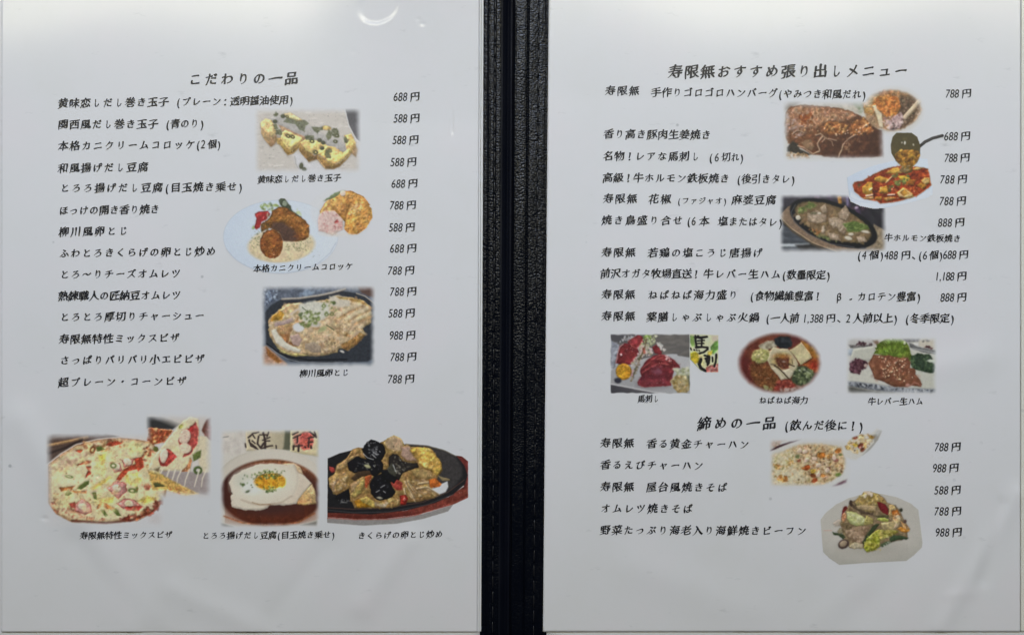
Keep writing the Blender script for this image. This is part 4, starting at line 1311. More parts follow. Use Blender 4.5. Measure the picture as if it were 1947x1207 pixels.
q.L([(76, 955), (400, 985), (800, 975), (1250, 890), (1560, 770)], 1.1, '4a4a4e', a=.8)
q.L([(78, 1046), (400, 1066), (780, 1062), (1100, 1020), (1400, 930), (1730, 800)], 1.6, '84443a', a=.9)
q.G([(100, 440), (160, 460), (170, 500), (130, 520), (100, 480)], '8e3330')
FD = [(180, 440), (300, 350), (370, 250), (440, 215), (560, 230), (760, 130), (860, 75), (950, 120), (1000, 200), (1120, 215), (1300, 230), (1420, 400), (1430, 480), (1380, 560), (1340, 640), (1300, 700), (1390, 770), (1340, 810), (1120, 860), (1000, 870), (880, 920), (640, 930), (400, 935), (370, 860), (180, 780), (100, 680), (90, 580), (170, 520)]
q.G(FD, '86693c', soft=1.2, warp=1, t=.2, ts=4)
q.S(FD, 240, 1.2, 3, 'a0834e 74572f b3935a 5c4428 a98a48 8a6c3c', 2.4, .7)
def meat(pts, c='a88a5a', e=('755a34', 4)):
    q.G(pts, c, soft=1.4, warp=1.2, t=.16, e=e)
meat([(180, 430), (300, 350), (440, 290), (460, 320), (340, 400), (260, 480), (190, 490)])
meat([(370, 240), (440, 215), (470, 270), (390, 320)], '957745')
meat([(95, 590), (170, 520), (300, 490), (340, 560), (290, 700), (170, 760), (110, 680)], '9c7d4c')
q.S([(110, 590), (300, 520), (290, 690), (150, 740)], 40, .8, 2, 'ab9676 77614a c0ac8c 6a543c', 3, .7)
meat([(340, 640), (440, 600), (500, 600), (520, 700), (440, 800), (360, 780)], 'a58a62')
meat([(430, 650), (520, 560), (530, 640), (480, 760), (400, 810), (340, 780)], 'a58f4e')
meat([(740, 160), (780, 110), (860, 72), (950, 110), (985, 200), (940, 270), (860, 270), (780, 230)], '9d8568', ('b59b55', 4))
meat([(940, 200), (1060, 200), (1080, 300), (1140, 380), (1020, 380), (940, 320)], '94796b')
q.G([(1040, 250), (1120, 215), (1290, 225), (1340, 290), (1420, 400), (1430, 480), (1380, 560), (1310, 500), (1180, 440), (1120, 330)], 'b08f40', soft=1.4, warp=1.2, t=.14, e=('8c6a2c', 4))
q.S([(1080, 260), (1290, 240), (1410, 410), (1390, 520), (1190, 420)], 60, 1.2, 3, 'c6ac5c a8823a d0bb74 957030 bf9a48', 2, .65)
meat([(1060, 480), (1200, 460), (1300, 500), (1330, 570), (1250, 600), (1120, 570)], '937a4c')
q.S([(980, 580), (1280, 600), (1380, 780), (1120, 850), (980, 760)], 90, .9, 2, 'a58f6c 8a7352 bca57c 6b5841 947c58', 3.5, .8, rot=25)
for p_ in ([(990, 620), (1060, 740), (1110, 850)], [(1020, 610), (1090, 720)], [(1130, 700), (1250, 680), (1390, 770)], [(980, 700), (1000, 780)], [(1150, 640), (1290, 620)]):
    q.L(p_, 3.2, 'b19b76', soft=1.2, t=.15)
    q.L([(x_ + 12, y_ + 14) for x_, y_ in p_], 1.2, '594733', a=.8)
q.G([(390, 850), (460, 820), (560, 840), (620, 920), (430, 930)], 'b07c22', soft=1.2, t=.12, warp=1, e=('8a5d1c', 3))
q.G([(450, 830), (540, 800), (640, 860), (630, 930), (560, 900)], 'a8924a', t=.16, warp=1)
q.S([(780, 800), (920, 790), (920, 890), (820, 900)], 30, 1, 2.2, 'b09a5c 8d7a44 c2b078 6d5a38', 2, .7)
q.S([(640, 850), (800, 860), (760, 920), (640, 920)], 24, 1, 2.2, 'a0957e 7d7058 b6ab94', 2, .7)
q.G([(520, 560), (600, 540), (590, 600), (540, 700), (520, 690)], '9c4a2a', t=.12)
q.G([(820, 600), (900, 580), (960, 640), (960, 720), (890, 720), (830, 660)], '92362f', t=.16, warp=.8)
q.G([(930, 780), (1000, 775), (1030, 820), (1000, 890), (935, 895)], '9e2c24', t=.08, e=('7c201c', 3))
q.E(985, 825, 14, 22, 0, 'bd6a60', soft=2)
q.G([(1270, 600), (1350, 580), (1430, 650), (1390, 690), (1290, 690)], 'ad5a22', t=.08, e=('8c4418', 3))
q.G([(1370, 540), (1410, 560), (1520, 590), (1510, 610), (1430, 615)], '77684a')
q.G([(1300, 705), (1400, 680), (1430, 640), (1490, 615), (1500, 680), (1470, 740), (1400, 768)], 'b4b7bb', soft=1, warp=.3)
EAR = '17171b'
for pts_ in ([(480, 240), (540, 150), (600, 125), (680, 150), (740, 190), (765, 280), (720, 360), (640, 400), (540, 360)],
             [(310, 400), (420, 320), (560, 360), (700, 360), (740, 420), (720, 500), (640, 560), (500, 500), (400, 520), (330, 490)],
             [(800, 330), (850, 290), (910, 310), (960, 380), (1060, 400), (1140, 400), (1150, 450), (1040, 490), (960, 520), (920, 600), (850, 580), (800, 500)],
             [(570, 650), (620, 560), (720, 520), (800, 560), (820, 640), (880, 740), (840, 800), (740, 840), (660, 840), (590, 760)],
             [(700, 480), (820, 480), (900, 580), (860, 640), (760, 600)], [(180, 780), (330, 700), (350, 840), (250, 850), (170, 820)]):
    q.G(pts_, EAR if pts_[0][0] != 800 else '262322', soft=1.2, warp=1.1, t=.2, e=('0c0c10', 3))
q.G([(350, 590), (440, 500), (580, 490), (600, 540), (480, 560), (400, 610)], '3b2e22', t=.2, warp=1)
q.G([(780, 470), (840, 400), (900, 500), (880, 560), (800, 520)], '3a3a32', t=.3, warp=1)
q.S([(540, 150), (660, 150), (680, 300), (580, 330)], 34, .5, 1.4, '8b8d92 6a6c70 b9bbbe 505256', 2.4, .75)
q.S([(330, 380), (720, 380), (720, 480), (400, 500)], 30, .5, 1.2, '63656a 3c3c42 a9a98f', 2.4, .7)
q.S([(810, 320), (920, 330), (1100, 420), (900, 560)], 40, .5, 1.4, '7d7c72 55534c a3a090 6b6758', 2.4, .75)
q.S([(600, 600), (800, 560), (840, 740), (640, 820)], 16, .5, 1.1, '33343b 4a4b52', 2.4, .7)
for p_ in ([(500, 290), (550, 340), (620, 360)], [(690, 260), (700, 270)], [(600, 300), (650, 340)], [(650, 745), (690, 720)], [(705, 690), (750, 660)], [(735, 730), (760, 750)], [(640, 290), (680, 300)], [(850, 420), (880, 500)], [(620, 430), (635, 445)]):
    q.L(p_, 1.2, 'c3c5c8', soft=1, a=.9)
q.E(550, 440, 40, 18, 20, '9c9a72', soft=1.5)
q.E(690, 810, 36, 14, 10, '8d8a78', soft=1.5)
q.S([(200, 820), (340, 820), (340, 870), (230, 870)], 20, .4, .9, '9a9c9e 6d6e70', 3, .8)
q.E(857, 210, 7, 7, 0, '2c2622')
q.build('printed picture of black wood-ear and egg stir-fry on an iron plate', PL, ZP)

# --- hamburg steak in brown sauce, and a piece lifted with chopsticks
q = Pic(1480, 160, 6.714, (1486, 162, 1762, 310), 'b5b3aa', 'bec1c2', 19)
q.rect(1486.5, 189.5, 1685.5, 308.5, (17.4, 18.8, 18.8, 17.4))
q.oval(1700, 211, 62, 50, .34)
q.G([(60, 210), (340, 200), (180, 300), (60, 360)], '7d766c', soft=6)
q.G([(330, 200), (1000, 210), (1060, 400), (820, 330), (500, 270)], 'aaa596', soft=6, t=.06)
q.S([(420, 230), (980, 240), (1020, 370), (600, 300)], 34, 2, 4.5, 'b9b3a2 9a9484 c2bcae 8f8a78', 2.5, .5, soft=4)
q.S([(940, 240), (1090, 200), (1090, 380), (1020, 340)], 20, 2, 4, '6f7a5e 7f8870 8e937c', 2, .7, soft=3)
HB = [(90, 360), (160, 290), (330, 262), (500, 285), (740, 300), (900, 340), (1010, 390), (1120, 440), (1240, 560), (1330, 600), (1345, 930), (1000, 940), (760, 950), (430, 900), (250, 800), (120, 760), (70, 600)]
q.G(HB, '6b4226', soft=2.5, t=.22, ts=4, warp=1.5, g=('46261a', 600, 500, 900, 940))
q.G([(120, 340), (330, 265), (520, 290), (900, 350), (1000, 400), (900, 460), (620, 470), (460, 560), (300, 560), (120, 480)], '8f6445', soft=5, t=.2, ts=3.5, warp=1.6)
q.S([(100, 350), (330, 270), (900, 350), (1000, 410), (850, 480), (560, 480), (420, 620), (130, 560)], 210, .9, 2.6, 'a87a52 7d5233 b58f6c 8f6a50 c09a72 6d4227 9b7d68', 2.2, .7)
q.S([(100, 380), (230, 420), (360, 620), (240, 690), (100, 640)], 70, 1, 2.4, 'a08a80 8a6b5c b59d94 76523f 97705a', 2.2, .75)
q.S([(260, 400), (430, 380), (440, 500), (300, 530)], 44, 1.2, 2.8, 'a4551f 8d4319 b5682a 7a3b1a', 1.8, .8)
q.G([(570, 560), (640, 490), (800, 490), (880, 540), (830, 620), (680, 650), (590, 620)], '8a5227', soft=3, t=.2, warp=1.4)
q.S([(570, 560), (650, 490), (880, 510), (850, 620), (660, 650)], 70, 1, 2.6, '9c6430 b27a3c 7c4520 c08e4e 6b3a1c', 2.2, .75)
q.G([(880, 600), (960, 480), (1080, 440), (1200, 530), (1180, 640), (1060, 620), (920, 640)], '8c5228', soft=3, t=.2, warp=1.4)
q.S([(890, 600), (960, 480), (1090, 440), (1240, 580), (1160, 650), (920, 650)], 84, 1, 2.6, 'a4682f b57a3a 7d4621 c3905a 6e3d1e 94582a', 2.2, .75)
q.S([(500, 650), (1330, 640), (1330, 920), (560, 920)], 170, 1.2, 3.2, '55301f 6a3f28 43251a 7a4c30 5f3823 3a2018', 2.4, .6)
q.G([(1180, 640), (1340, 600), (1345, 930), (1020, 930), (1120, 800)], '40251a', soft=8, a=.6, t=.12)
q.G([(640, 740), (780, 700), (880, 690), (780, 930), (560, 920), (600, 820)], '45281b', soft=5, a=.6, t=.15)
q.G([(110, 810), (180, 730), (250, 760), (270, 830), (420, 900), (360, 920), (110, 860)], '2f2a22', soft=3, t=.2)
q.S([(110, 880), (360, 880), (400, 950), (120, 960)], 44, 1, 2.6, 'b39468 8e6c44 c6ab84 6f5233 a5703c', 2, .75)
q.G([(290, 740), (420, 700), (460, 800), (420, 850), (320, 800)], '7c5f42', soft=3, t=.16, warp=1.4)
for p_, w_ in (([(250, 790), (330, 820), (440, 890), (530, 860), (500, 760), (560, 670)], 2.6), ([(480, 650), (540, 635), (600, 690), (560, 740)], 2.4), ([(610, 690), (680, 740), (700, 790)], 1.6),
               ([(770, 930), (810, 830), (830, 770), (920, 680), (980, 650)], 2.6), ([(640, 700), (740, 720)], 2.2), ([(180, 640), (250, 590), (330, 620)], 2)):
    q.L(p_, w_, 'b0977a', soft=1.5, warp=1.2, a=.85)
    q.L([(x_ + 10, y_ + 10) for x_, y_ in p_], 1.0, '4a3020', a=.6, warp=1.2)
q.S([(380, 520), (1180, 480), (1150, 660), (400, 640)], 22, .8, 1.8, 'd8c4a4 c9ab82 e0d2ba', 1.6, .8)
q.S([(800, 700), (980, 680), (960, 880), (830, 860)], 26, .9, 2, '8f6a4a a07c58 7b5338', 2.4, .7)
q.G([(780, 970), (1100, 955), (1330, 930), (1330, 1007), (780, 1007)], 'b7b2a4', soft=4)
# the lifted piece
q.G([(1080, 230), (1180, 130), (1420, 70), (1640, 110), (1790, 200), (1840, 330), (1740, 480), (1560, 590), (1400, 600), (1250, 560), (1120, 440)], '8d6a45', soft=5, t=.18, ts=4, warp=1.2)
q.G([(1560, 140), (1740, 180), (1800, 300), (1720, 480), (1560, 580), (1500, 420), (1540, 280)], '54402f', soft=5, t=.25, warp=1.4)
q.S([(1560, 150), (1740, 190), (1790, 320), (1600, 560), (1540, 400)], 70, 1, 2.6, '6d523c 402e23 8a6a50 9b8068 2f2a20 756248', 2, .75)
q.G([(1100, 260), (1180, 160), (1260, 170), (1260, 330), (1200, 400), (1100, 360)], 'ad7a42', soft=4, t=.16, warp=1.4)
q.S([(1090, 250), (1200, 150), (1300, 150), (1250, 360), (1100, 370)], 50, 1.2, 2.8, 'c59a5c a86f34 b98a4c 7a6b40', 2, .7)
q.G([(1200, 250), (1260, 160), (1420, 130), (1540, 180), (1560, 300), (1500, 400), (1400, 440), (1300, 340)], 'ab6526', soft=3, t=.2, ts=3, warp=1.4)
q.S([(1200, 260), (1280, 160), (1430, 120), (1550, 200), (1540, 330), (1430, 430), (1310, 340)], 100, 1, 2.6, 'bf7a34 9c5420 cf9348 8a4318 b56c2a', 2, .75)
q.S([(1300, 80), (1560, 90), (1540, 150), (1300, 150)], 26, 1.2, 2.6, 'a0673a 8a5230 b98556', 2, .6)
q.G([(1200, 280), (1250, 270), (1260, 330), (1320, 380), (1340, 560), (1290, 540), (1250, 400)], 'c4b795', soft=2.4, warp=1)
q.G([(1110, 430), (1220, 390), (1290, 560), (1200, 540)], '9a7858', soft=4, t=.18)
q.G([(1400, 470), (1500, 400), (1570, 360), (1600, 430), (1560, 560), (1480, 595), (1410, 580)], 'a08480', soft=2, t=.2, warp=1.4)
q.S([(1340, 440), (1570, 370), (1620, 440), (1550, 580), (1350, 560)], 56, 1, 2.4, 'bfa59f 8a5f58 d0bdb4 6d4a40 a98b84 c3aca4', 2, .8)
q.S([(1420, 460), (1560, 540), (1480, 590), (1420, 580)], 12, .8, 1.6, '4a3a34 33302a', 2, .8)
q.L([(1620, 420), (1700, 330), (1800, 220)], 8.5, 'bfa987', soft=1.2, warp=0)
q.L([(1640, 435), (1720, 345), (1815, 240)], 2, '927a5a', soft=1.2, warp=0)
q.S([(1740, 330), (1800, 300), (1810, 390), (1760, 400)], 14, 1, 2.2, 'a3876e b79e86 5a4a3a', 2, .7)
q.build('printed picture of a brown sauced hamburg steak and a piece held by chopsticks', PR, ZP, blur=1)

# --- sizzling offal on an iron plate
q = Pic(1475, 240, 4.827, (1478, 362, 1688, 488), '2b2b30', 'bfc2c5', 23)
q.rect(1481.5, 368.5, 1686.5, 481.5, (11.6, 11.6, 13.0, 13.0))
q.G([(30, 620), (700, 620), (690, 700), (240, 680), (40, 760)], '34323a', soft=4, t=.1)
q.S([(320, 600), (680, 600), (680, 680), (340, 670)], 16, 2.5, 5, '5a3c48 7a6a88 8c6a66 4a3a50', 2, .6, soft=4)
q.L([(585, 655), (590, 700)], 7, 'b5823a', soft=2)
q.L([(655, 640), (660, 720)], 5, '6f6686', soft=4)
q.S([(640, 700), (1010, 740), (1010, 960), (760, 860)], 24, 3, 6, '1c1b22 2a2630 232029', 2, .6, soft=4)
q.E(740, 750, 16, 14, 0, 'b9a7c0', soft=3)
q.S([(660, 700), (800, 710), (820, 800), (700, 800)], 10, 2, 4, '4a3552 5a3a4a', 2, .5, soft=3)
q.G([(30, 900), (120, 930), (330, 1080), (500, 1160), (30, 1160)], '41464d', soft=3, t=.12)
q.S([(40, 940), (260, 1050), (240, 1070), (40, 1060)], 20, 2, 4, '4f555d 373c43', 5, .6, rot=0, soft=2)
q.L([(30, 1092), (180, 1092), (300, 1088)], 5.5, 'a8b0b4', soft=3)
q.G([(180, 1090), (330, 1080), (480, 1160), (240, 1160)], '2c2c2c', soft=5)
q.G([(900, 900), (1010, 960), (1010, 1160), (820, 1140)], '80715a', soft=3, t=.16)
q.S([(900, 920), (1000, 970), (990, 1120), (850, 1120)], 26, 1.4, 3, '97866a 6a5b44 a59678', 2, .6)
q.G([(36, 820), (110, 740), (230, 685), (260, 700), (150, 800), (300, 980), (560, 1100), (800, 1130), (900, 1110), (780, 1170), (560, 1150), (330, 1070), (120, 920)], '796450', soft=1.5, t=.14, warp=.4)
q.L([(40, 830), (130, 930), (340, 1070), (560, 1150)], 2.2, 'a08a6a', soft=1.4)
q.L([(60, 870), (160, 970), (340, 1085), (520, 1165)], 2.6, '4b3f30', soft=1.6)
q.E(530, 890, 425, 185, 21, '17181c', soft=1.5, warp=.3)
q.L([(180, 720), (140, 790), (170, 880), (300, 990), (500, 1080), (720, 1110)], 1.2, '4d5056', soft=1.5)
q.E(525, 880, 372, 145, 21, '6e5a40', soft=2, t=.2, ts=4, warp=1, e=('4a4028', 4))
CH = [(190, 760), (300, 720), (420, 740), (640, 790), (840, 920), (870, 1010), (800, 1080), (600, 1060), (400, 1000), (240, 900), (170, 820)]
q.S(CH, 180, 1.2, 3.2, '84694a 6a5234 97805c 5a4a30 8c7548 7a5a38', 2.2, .65)
q.S([(190, 770), (330, 700), (370, 730), (220, 800)], 40, 1.2, 2.6, '6b7a3c 55662e 87925a 4a5a2c', 2.4, .8)
q.S([(240, 920), (600, 1060), (640, 1090), (400, 1020)], 24, 1.2, 2.4, '66703c 7c834e', 2.4, .7)
for pts_ in ([(290, 800), (380, 770), (470, 820), (460, 880), (380, 900), (290, 870)], [(400, 750), (460, 710), (475, 790), (430, 800)], [(570, 800), (640, 720), (685, 800), (650, 870), (580, 850)],
             [(480, 840), (560, 830), (650, 880), (660, 960), (560, 940), (490, 900)], [(420, 930), (450, 900), (450, 980), (415, 985)], [(560, 900), (650, 960), (630, 1000), (580, 970)],
             [(470, 970), (580, 990), (600, 1060), (500, 1040)], [(740, 1010), (820, 1010), (840, 1060), (760, 1070)], [(470, 790), (500, 850), (560, 930), (520, 940)]):
    q.G(pts_, '93806a', soft=1.3, warp=1.3, t=.2, e=('6e5c46', 4))
    p_ = np.array(pts_, float)
    q.S(p_ * .8 + p_.mean(0) * .2, 12, .8, 1.8, 'b09f88 a08c74 bfae98 7a6850', 2.4, .7)
q.G([(620, 900), (720, 870), (840, 910), (860, 940), (760, 970), (680, 970)], '55692f', soft=2.5, t=.2, warp=1.2)
q.S([(610, 900), (740, 870), (860, 920), (760, 970), (660, 970)], 50, .7, 1.6, '6d8240 44582a 7f9352 3a4a24', 4, .8, rot=-12)
for x_, y_, a_, b_, r_ in ((665, 1028, 36, 16, 15), (690, 992, 24, 14, 0), (205, 840, 22, 22, 30), (825, 970, 40, 12, 10), (400, 800, 16, 10, 0)):
    q.E(x_, y_, a_, b_, r_, 'b9b2a0', soft=1.6)
q.S([(300, 930), (420, 960), (400, 1000), (300, 970)], 12, 1, 2.2, 'a5703c 8f5f34', 2, .7)
for x_ in (330, 360):
    q.E(x_, 800, 13, 11, 0, '4c5034', soft=1.2, hole=.4)
q.build('printed picture of grilled beef offal on a sizzling iron plate', PR, ZP, blur=1)

# --- mapo tofu in a boat-shaped white dish with a ladle
q = Pic(1475, 240, 4.827, (1604, 248, 1800, 400), None, 'c0c4c7', 29)
q.auto = True
q.G([(652, 470), (760, 415), (900, 360), (1060, 320), (1250, 292), (1390, 300), (1405, 380), (1440, 560), (1440, 630), (1400, 655), (1200, 710), (1040, 745), (900, 755), (780, 730), (690, 690), (672, 640)], 'b1bfce', soft=.8, warp=.3, g=('bcc8d4', 800, 700, 1300, 320))
q.G([(690, 600), (760, 660), (900, 690), (960, 715), (1200, 690), (1430, 580), (1438, 630), (1200, 712), (900, 752), (760, 722), (680, 660)], 'c0cad5', soft=2, warp=.3, mk=False)
q.L([(655, 475), (660, 560), (680, 650)], 1.4, 'a2b0bf', soft=1.5, mk=False)
q.L([(680, 650), (760, 690), (880, 700)], 2, 'a9b5c2', soft=2.5, a=.6, mk=False)
q.G([(705, 540), (720, 515), (800, 500), (920, 430), (1010, 390), (1150, 360), (1300, 375), (1400, 390), (1430, 540), (1400, 570), (1300, 640), (1120, 695), (960, 715), (930, 690), (800, 665), (720, 600)], '96381a', soft=1.3, warp=.8, t=.2, ts=3.5, e=('a4683a', 2.5), mk=False)
RED = [(710, 530), (920, 430), (1150, 365), (1400, 395), (1425, 540), (1300, 640), (980, 710), (800, 660)]
q.S(RED, 130, 1, 2.6, 'a8441c 7c2a14 b65624 8e321a c0702e 642012', 2.2, .7)
def cube(pts, c='b9882e', e=('94621e', 3)):
    q.G(pts, c, soft=1.2, warp=.7, t=.10, e=e, mk=False)
cube([(790, 560), (850, 510), (890, 515), (890, 620), (830, 630), (795, 615)])
cube([(955, 560), (1020, 545), (1040, 590), (1030, 620), (950, 615)])
cube([(905, 470), (960, 455), (1030, 480), (1040, 510), (960, 520), (905, 500)], 'b08430')
cube([(1000, 430), (1080, 385), (1130, 380), (1160, 430), (1080, 440)], 'c29a3a')
cube([(1110, 610), (1170, 560), (1260, 620), (1265, 650), (1200, 670), (1130, 650)], 'bfa06a')
cube([(1140, 610), (1180, 580), (1230, 620), (1180, 645)], 'b0802e')
cube([(1330, 500), (1370, 470), (1415, 475), (1415, 520), (1370, 545)], 'b99a5a')
cube([(1295, 545), (1330, 515), (1390, 545), (1350, 580)], 'b27a26')
cube([(1110, 460), (1180, 450), (1240, 480), (1230, 540), (1150, 490)], 'bd962e')
cube([(1200, 490), (1290, 490), (1260, 540), (1200, 540)], 'a85e20')
cube([(985, 660), (1060, 645), (1110, 660), (1020, 695)], 'b98a4a')
cube([(910, 650), (980, 645), (970, 680), (910, 675)], 'a86f28')
cube([(790, 655), (900, 645), (900, 670), (830, 668)], 'bfa07a')
cube([(1250, 400), (1290, 375), (1360, 380), (1300, 410)], 'bd9a62')
q.L([(1010, 520), (1060, 470), (1080, 450)], 2, 'c7a878', soft=1.2, mk=False)
q.L([(830, 640), (890, 630)], 3, 'd0bda0', soft=1.5, mk=False)
q.L([(1030, 632), (1090, 628)], 2.6, 'd0c2ae', soft=1.5, mk=False)
q.L([(860, 590), (885, 570)], 2.4, 'd3bd92', soft=1.5, mk=False)
q.S([(1090, 500), (1190, 500), (1190, 550), (1090, 550)], 26, 1, 2.2, '5a6a32 46562a 71803f', 1.8, .9)
q.S([(1060, 440), (1120, 440), (1110, 480), (1060, 470)], 9, 1, 2, '5c6a34 4b5830', 1.8, .9)
q.S([(1180, 440), (1230, 440), (1220, 500), (1180, 500)], 8, 1, 2, '66783a 4f5e30', 1.8, .9)
q.S([(1030, 550), (1070, 540), (1070, 600), (1030, 600)], 9, 1, 2.2, '3f4526 565a30', 1.8, .9)
q.S([(740, 530), (790, 530), (790, 570), (740, 570)], 6, 1, 2, '56502a 454626', 1.8, .85)
q.S([(900, 560), (960, 560), (950, 620), (890, 620)], 8, .8, 1.8, '4a2a16 5a3018', 1.8, .85)
q.S(RED, 14, .5, 1.0, 'd8c4b0 cfae90', 1.6, .7)
# ladle
q.L([(1318, 190), (1370, 145), (1440, 112), (1530, 88)], 6.2, '2d2c2c', soft=.9, warp=.2)
q.L([(1345, 160), (1440, 108), (1520, 84)], 1, '5c5a58', soft=.9, mk=False)
q.G([(1105, 60), (1245, 60), (1300, 100), (1328, 180), (1328, 270), (1300, 330), (1260, 370), (1250, 420), (1200, 440), (1150, 420), (1160, 370), (1100, 320), (1060, 250), (1053, 170), (1070, 100)], '48422a', soft=1, warp=.3, t=.06, g=('4f4528', 1190, 80, 1190, 240))
q.G([(1095, 260), (1150, 220), (1230, 215), (1320, 230), (1322, 270), (1298, 328), (1255, 368), (1245, 410), (1180, 430), (1160, 370), (1105, 320)], '7c561f', soft=2, warp=1, t=.2, mk=False)
q.S([(1095, 265), (1150, 215), (1320, 230), (1315, 280), (1250, 370), (1200, 410), (1150, 360)], 60, 1, 2.6, 'c0862a 9c641e cc9838 704618 a87a22 5a3a1a', 2, .85)
q.S([(1140, 360), (1260, 360), (1240, 430), (1140, 430)], 16, 1.2, 2.4, '6a5e40 857a58 54482c 8f6a30', 2, .8)
q.S([(1120, 110), (1300, 110), (1280, 200), (1120, 200)], 9, 1.5, 3.5, '5a5230 3c3724', 1.8, .5, soft=3)
q.E(1185, 155, 9, 16, 0, 'c9c6b8', soft=1.6, mk=False)
q.E(1158, 152, 7, 9, 0, 'a5a090', soft=1.6, mk=False)
q.E(1264, 172, 7, 10, 0, 'b5b09c', soft=1.6, mk=False)
q.build('printed picture of red mapo tofu in a pale dish with a dark ladle over it', PR, 0.00009, blur=1)

# --- horse sashimi, with a small calligraphy sign
q = Pic(1150, 625, 8.653, (1157, 630, 1317, 752), '5a5856', 'bec2c5', 31)
q.rect(1160, 634, 1312.5, 748.5, (3, 4, 2.5, 3))
q.S([(600, 80), (1420, 80), (1420, 440), (900, 420)], 70, 1.5, 4, '6a6762 625f5b 716e69 58554f', 4, .4, rot=0, soft=2)
q.G([(90, 80), (380, 80), (240, 230), (90, 200)], '4a4a4e', soft=3)
q.S([(230, 230), (330, 120), (560, 90), (600, 110), (330, 220)], 40, .6, 1.6, 'b9bdc2 a5a9ae 3e4044 c6c9cc', 3, .8)
q.G([(90, 190), (240, 260), (220, 560), (200, 640), (90, 760)], '868b96', soft=3, t=.1)
q.S([(90, 200), (230, 270), (190, 640), (90, 700)], 44, 1, 2.6, '9fa5b0 6b707b b3b8c0 4c5058 7d838f', 3, .7)
q.G([(90, 700), (200, 600), (900, 430), (1040, 415), (1190, 415), (1200, 440), (1420, 475), (1420, 1080), (1000, 1065), (400, 970), (90, 910)], 'a2a4a6', soft=2, t=.03, warp=.4, g=('8f9194', 900, 600, 700, 1000))
q.G([(90, 910), (400, 965), (700, 1025), (900, 1065), (90, 1070)], '3a3a40', soft=2, g=('565559', 100, 920, 800, 1060))
q.L([(90, 905), (400, 962), (800, 1040), (1000, 1062)], 2.4, 'b1b3b4', soft=1.5)
q.G([(480, 860), (1000, 900), (1100, 980), (700, 1000), (500, 960)], '7b7a7c', soft=6, a=.6)
def slab(pts, c='7d282c', e=('6a1f26', 5), **k):
    q.G(pts, c, soft=1.2, warp=.7, t=.07, e=e, **k)
slab([(370, 210), (500, 120), (560, 100), (620, 130), (640, 220), (560, 320), (430, 330)], '923437')
slab([(170, 560), (210, 400), (240, 290), (320, 240), (400, 240), (520, 300), (560, 380), (500, 520), (430, 590), (300, 590)], '7b292d')
q.L([(180, 560), (215, 400), (245, 300), (300, 255)], 2, 'b58f92', soft=1.6, a=.8)
q.L([(400, 220), (450, 290), (550, 330)], 1.6, 'a04a48', soft=1.6)
q.L([(380, 215), (500, 130)], 1.5, 'b86a62', soft=1.5, a=.7)
q.G([(245, 415), (280, 405), (290, 430), (260, 450)], 'd8c3c3')
q.E(205, 500, 12, 40, 20, 'a76a70', soft=2, a=.7)
slab([(780, 300), (850, 260), (940, 380), (930, 430), (820, 400)], '7a2a2e')
MT = [(535, 880), (600, 780), (580, 700), (600, 640), (680, 520), (800, 440), (900, 420), (1000, 430), (1120, 500), (1220, 590), (1240, 640), (1150, 640), (1120, 760), (1090, 860), (1090, 935), (900, 945), (660, 960), (550, 930)]
slab(MT, '752629', ('66222a', 6), g=('5d2530', 850, 500, 850, 860))
for p_ in ([(600, 660), (720, 590), (880, 510), (1000, 520), (1100, 560)], [(620, 720), (740, 650), (900, 570), (1050, 590)], [(640, 620), (800, 520), (960, 470)], [(760, 520), (900, 440), (1000, 440)]):
    q.L(p_, 2.6, 'a34a48', soft=1.8, warp=.8, a=.85)
    q.L([(x_, y_ + 22) for x_, y_ in p_], 1.6, '5d1d22', soft=1.8, warp=.8, a=.7)
q.S(MT, 110, .8, 2.4, '8a3236 6a2127 803036 5d1f2a 923d3e', 3, .4, rot=-20, soft=1.8)
q.G([(560, 860), (700, 840), (1000, 830), (1090, 850), (1080, 930), (660, 955), (550, 920)], '84333a', soft=4, t=.08, a=.7)
q.S([(780, 640), (940, 600), (930, 740), (800, 760)], 20, 1.5, 3.5, '7a4a58 6f3d4a', 2, .4, soft=3)
q.S([(1000, 430), (1110, 500), (1070, 560), (980, 470)], 12, .7, 1.5, 'c6a5a2 d9c4c0', 1.8, .8)
q.G([(620, 130), (700, 90), (770, 110), (740, 190), (680, 180)], '64793c', t=.16, warp=1)
q.S([(630, 160), (760, 90), (860, 110), (860, 210), (700, 330), (560, 340)], 90, .8, 2, '97a468 b9bf98 7d8c50 c9c6b6 a5ae84', 1.6, .85)
q.S([(550, 300), (690, 250), (790, 330), (780, 440), (560, 520), (480, 560), (440, 640), (440, 560), (540, 420)], 130, .8, 2, 'c4aaab b59496 d2c4c0 a6a18a 8d8a68 c9b9b4', 1.6, .85)
q.S([(850, 230), (900, 230), (1000, 340), (970, 390), (920, 340)], 24, .9, 1.9, 'c0bcb6 a7aaa2 d1cbc6', 1.6, .85)
q.L([(690, 170), (660, 300), (610, 420), (550, 560), (500, 690), (430, 860)], 3, '65583c', soft=1.6, warp=1)
q.L([(640, 330), (650, 390)], 5, '8a4a3a', soft=2)
q.S([(540, 430), (620, 470), (520, 720), (420, 880), (470, 680)], 70, .6, 1.6, '5f5a44 7c765c 494838 a0988a 968280', 2.4, .8)
q.S([(390, 680), (470, 680), (460, 780), (390, 760)], 26, .9, 2, 'b08a8e 9a6a72 c3a5a6', 1.6, .8)
q.E(310, 705, 132, 136, 0, 'b8841f', soft=1.2, warp=.4, t=.10, ts=2.2, e=('7a5a22', 3))
q.E(300, 680, 100, 96, 0, 'c08d1e', soft=4, a=.7, t=.12, ts=1.8)
q.S([(220, 600), (400, 600), (400, 780), (220, 780)], 40, .5, 1.1, 'a06f14 cf9f34 946410', 1.8, .6)
q.E(215, 850, 60, 44, 10, '2c2d38', soft=2)
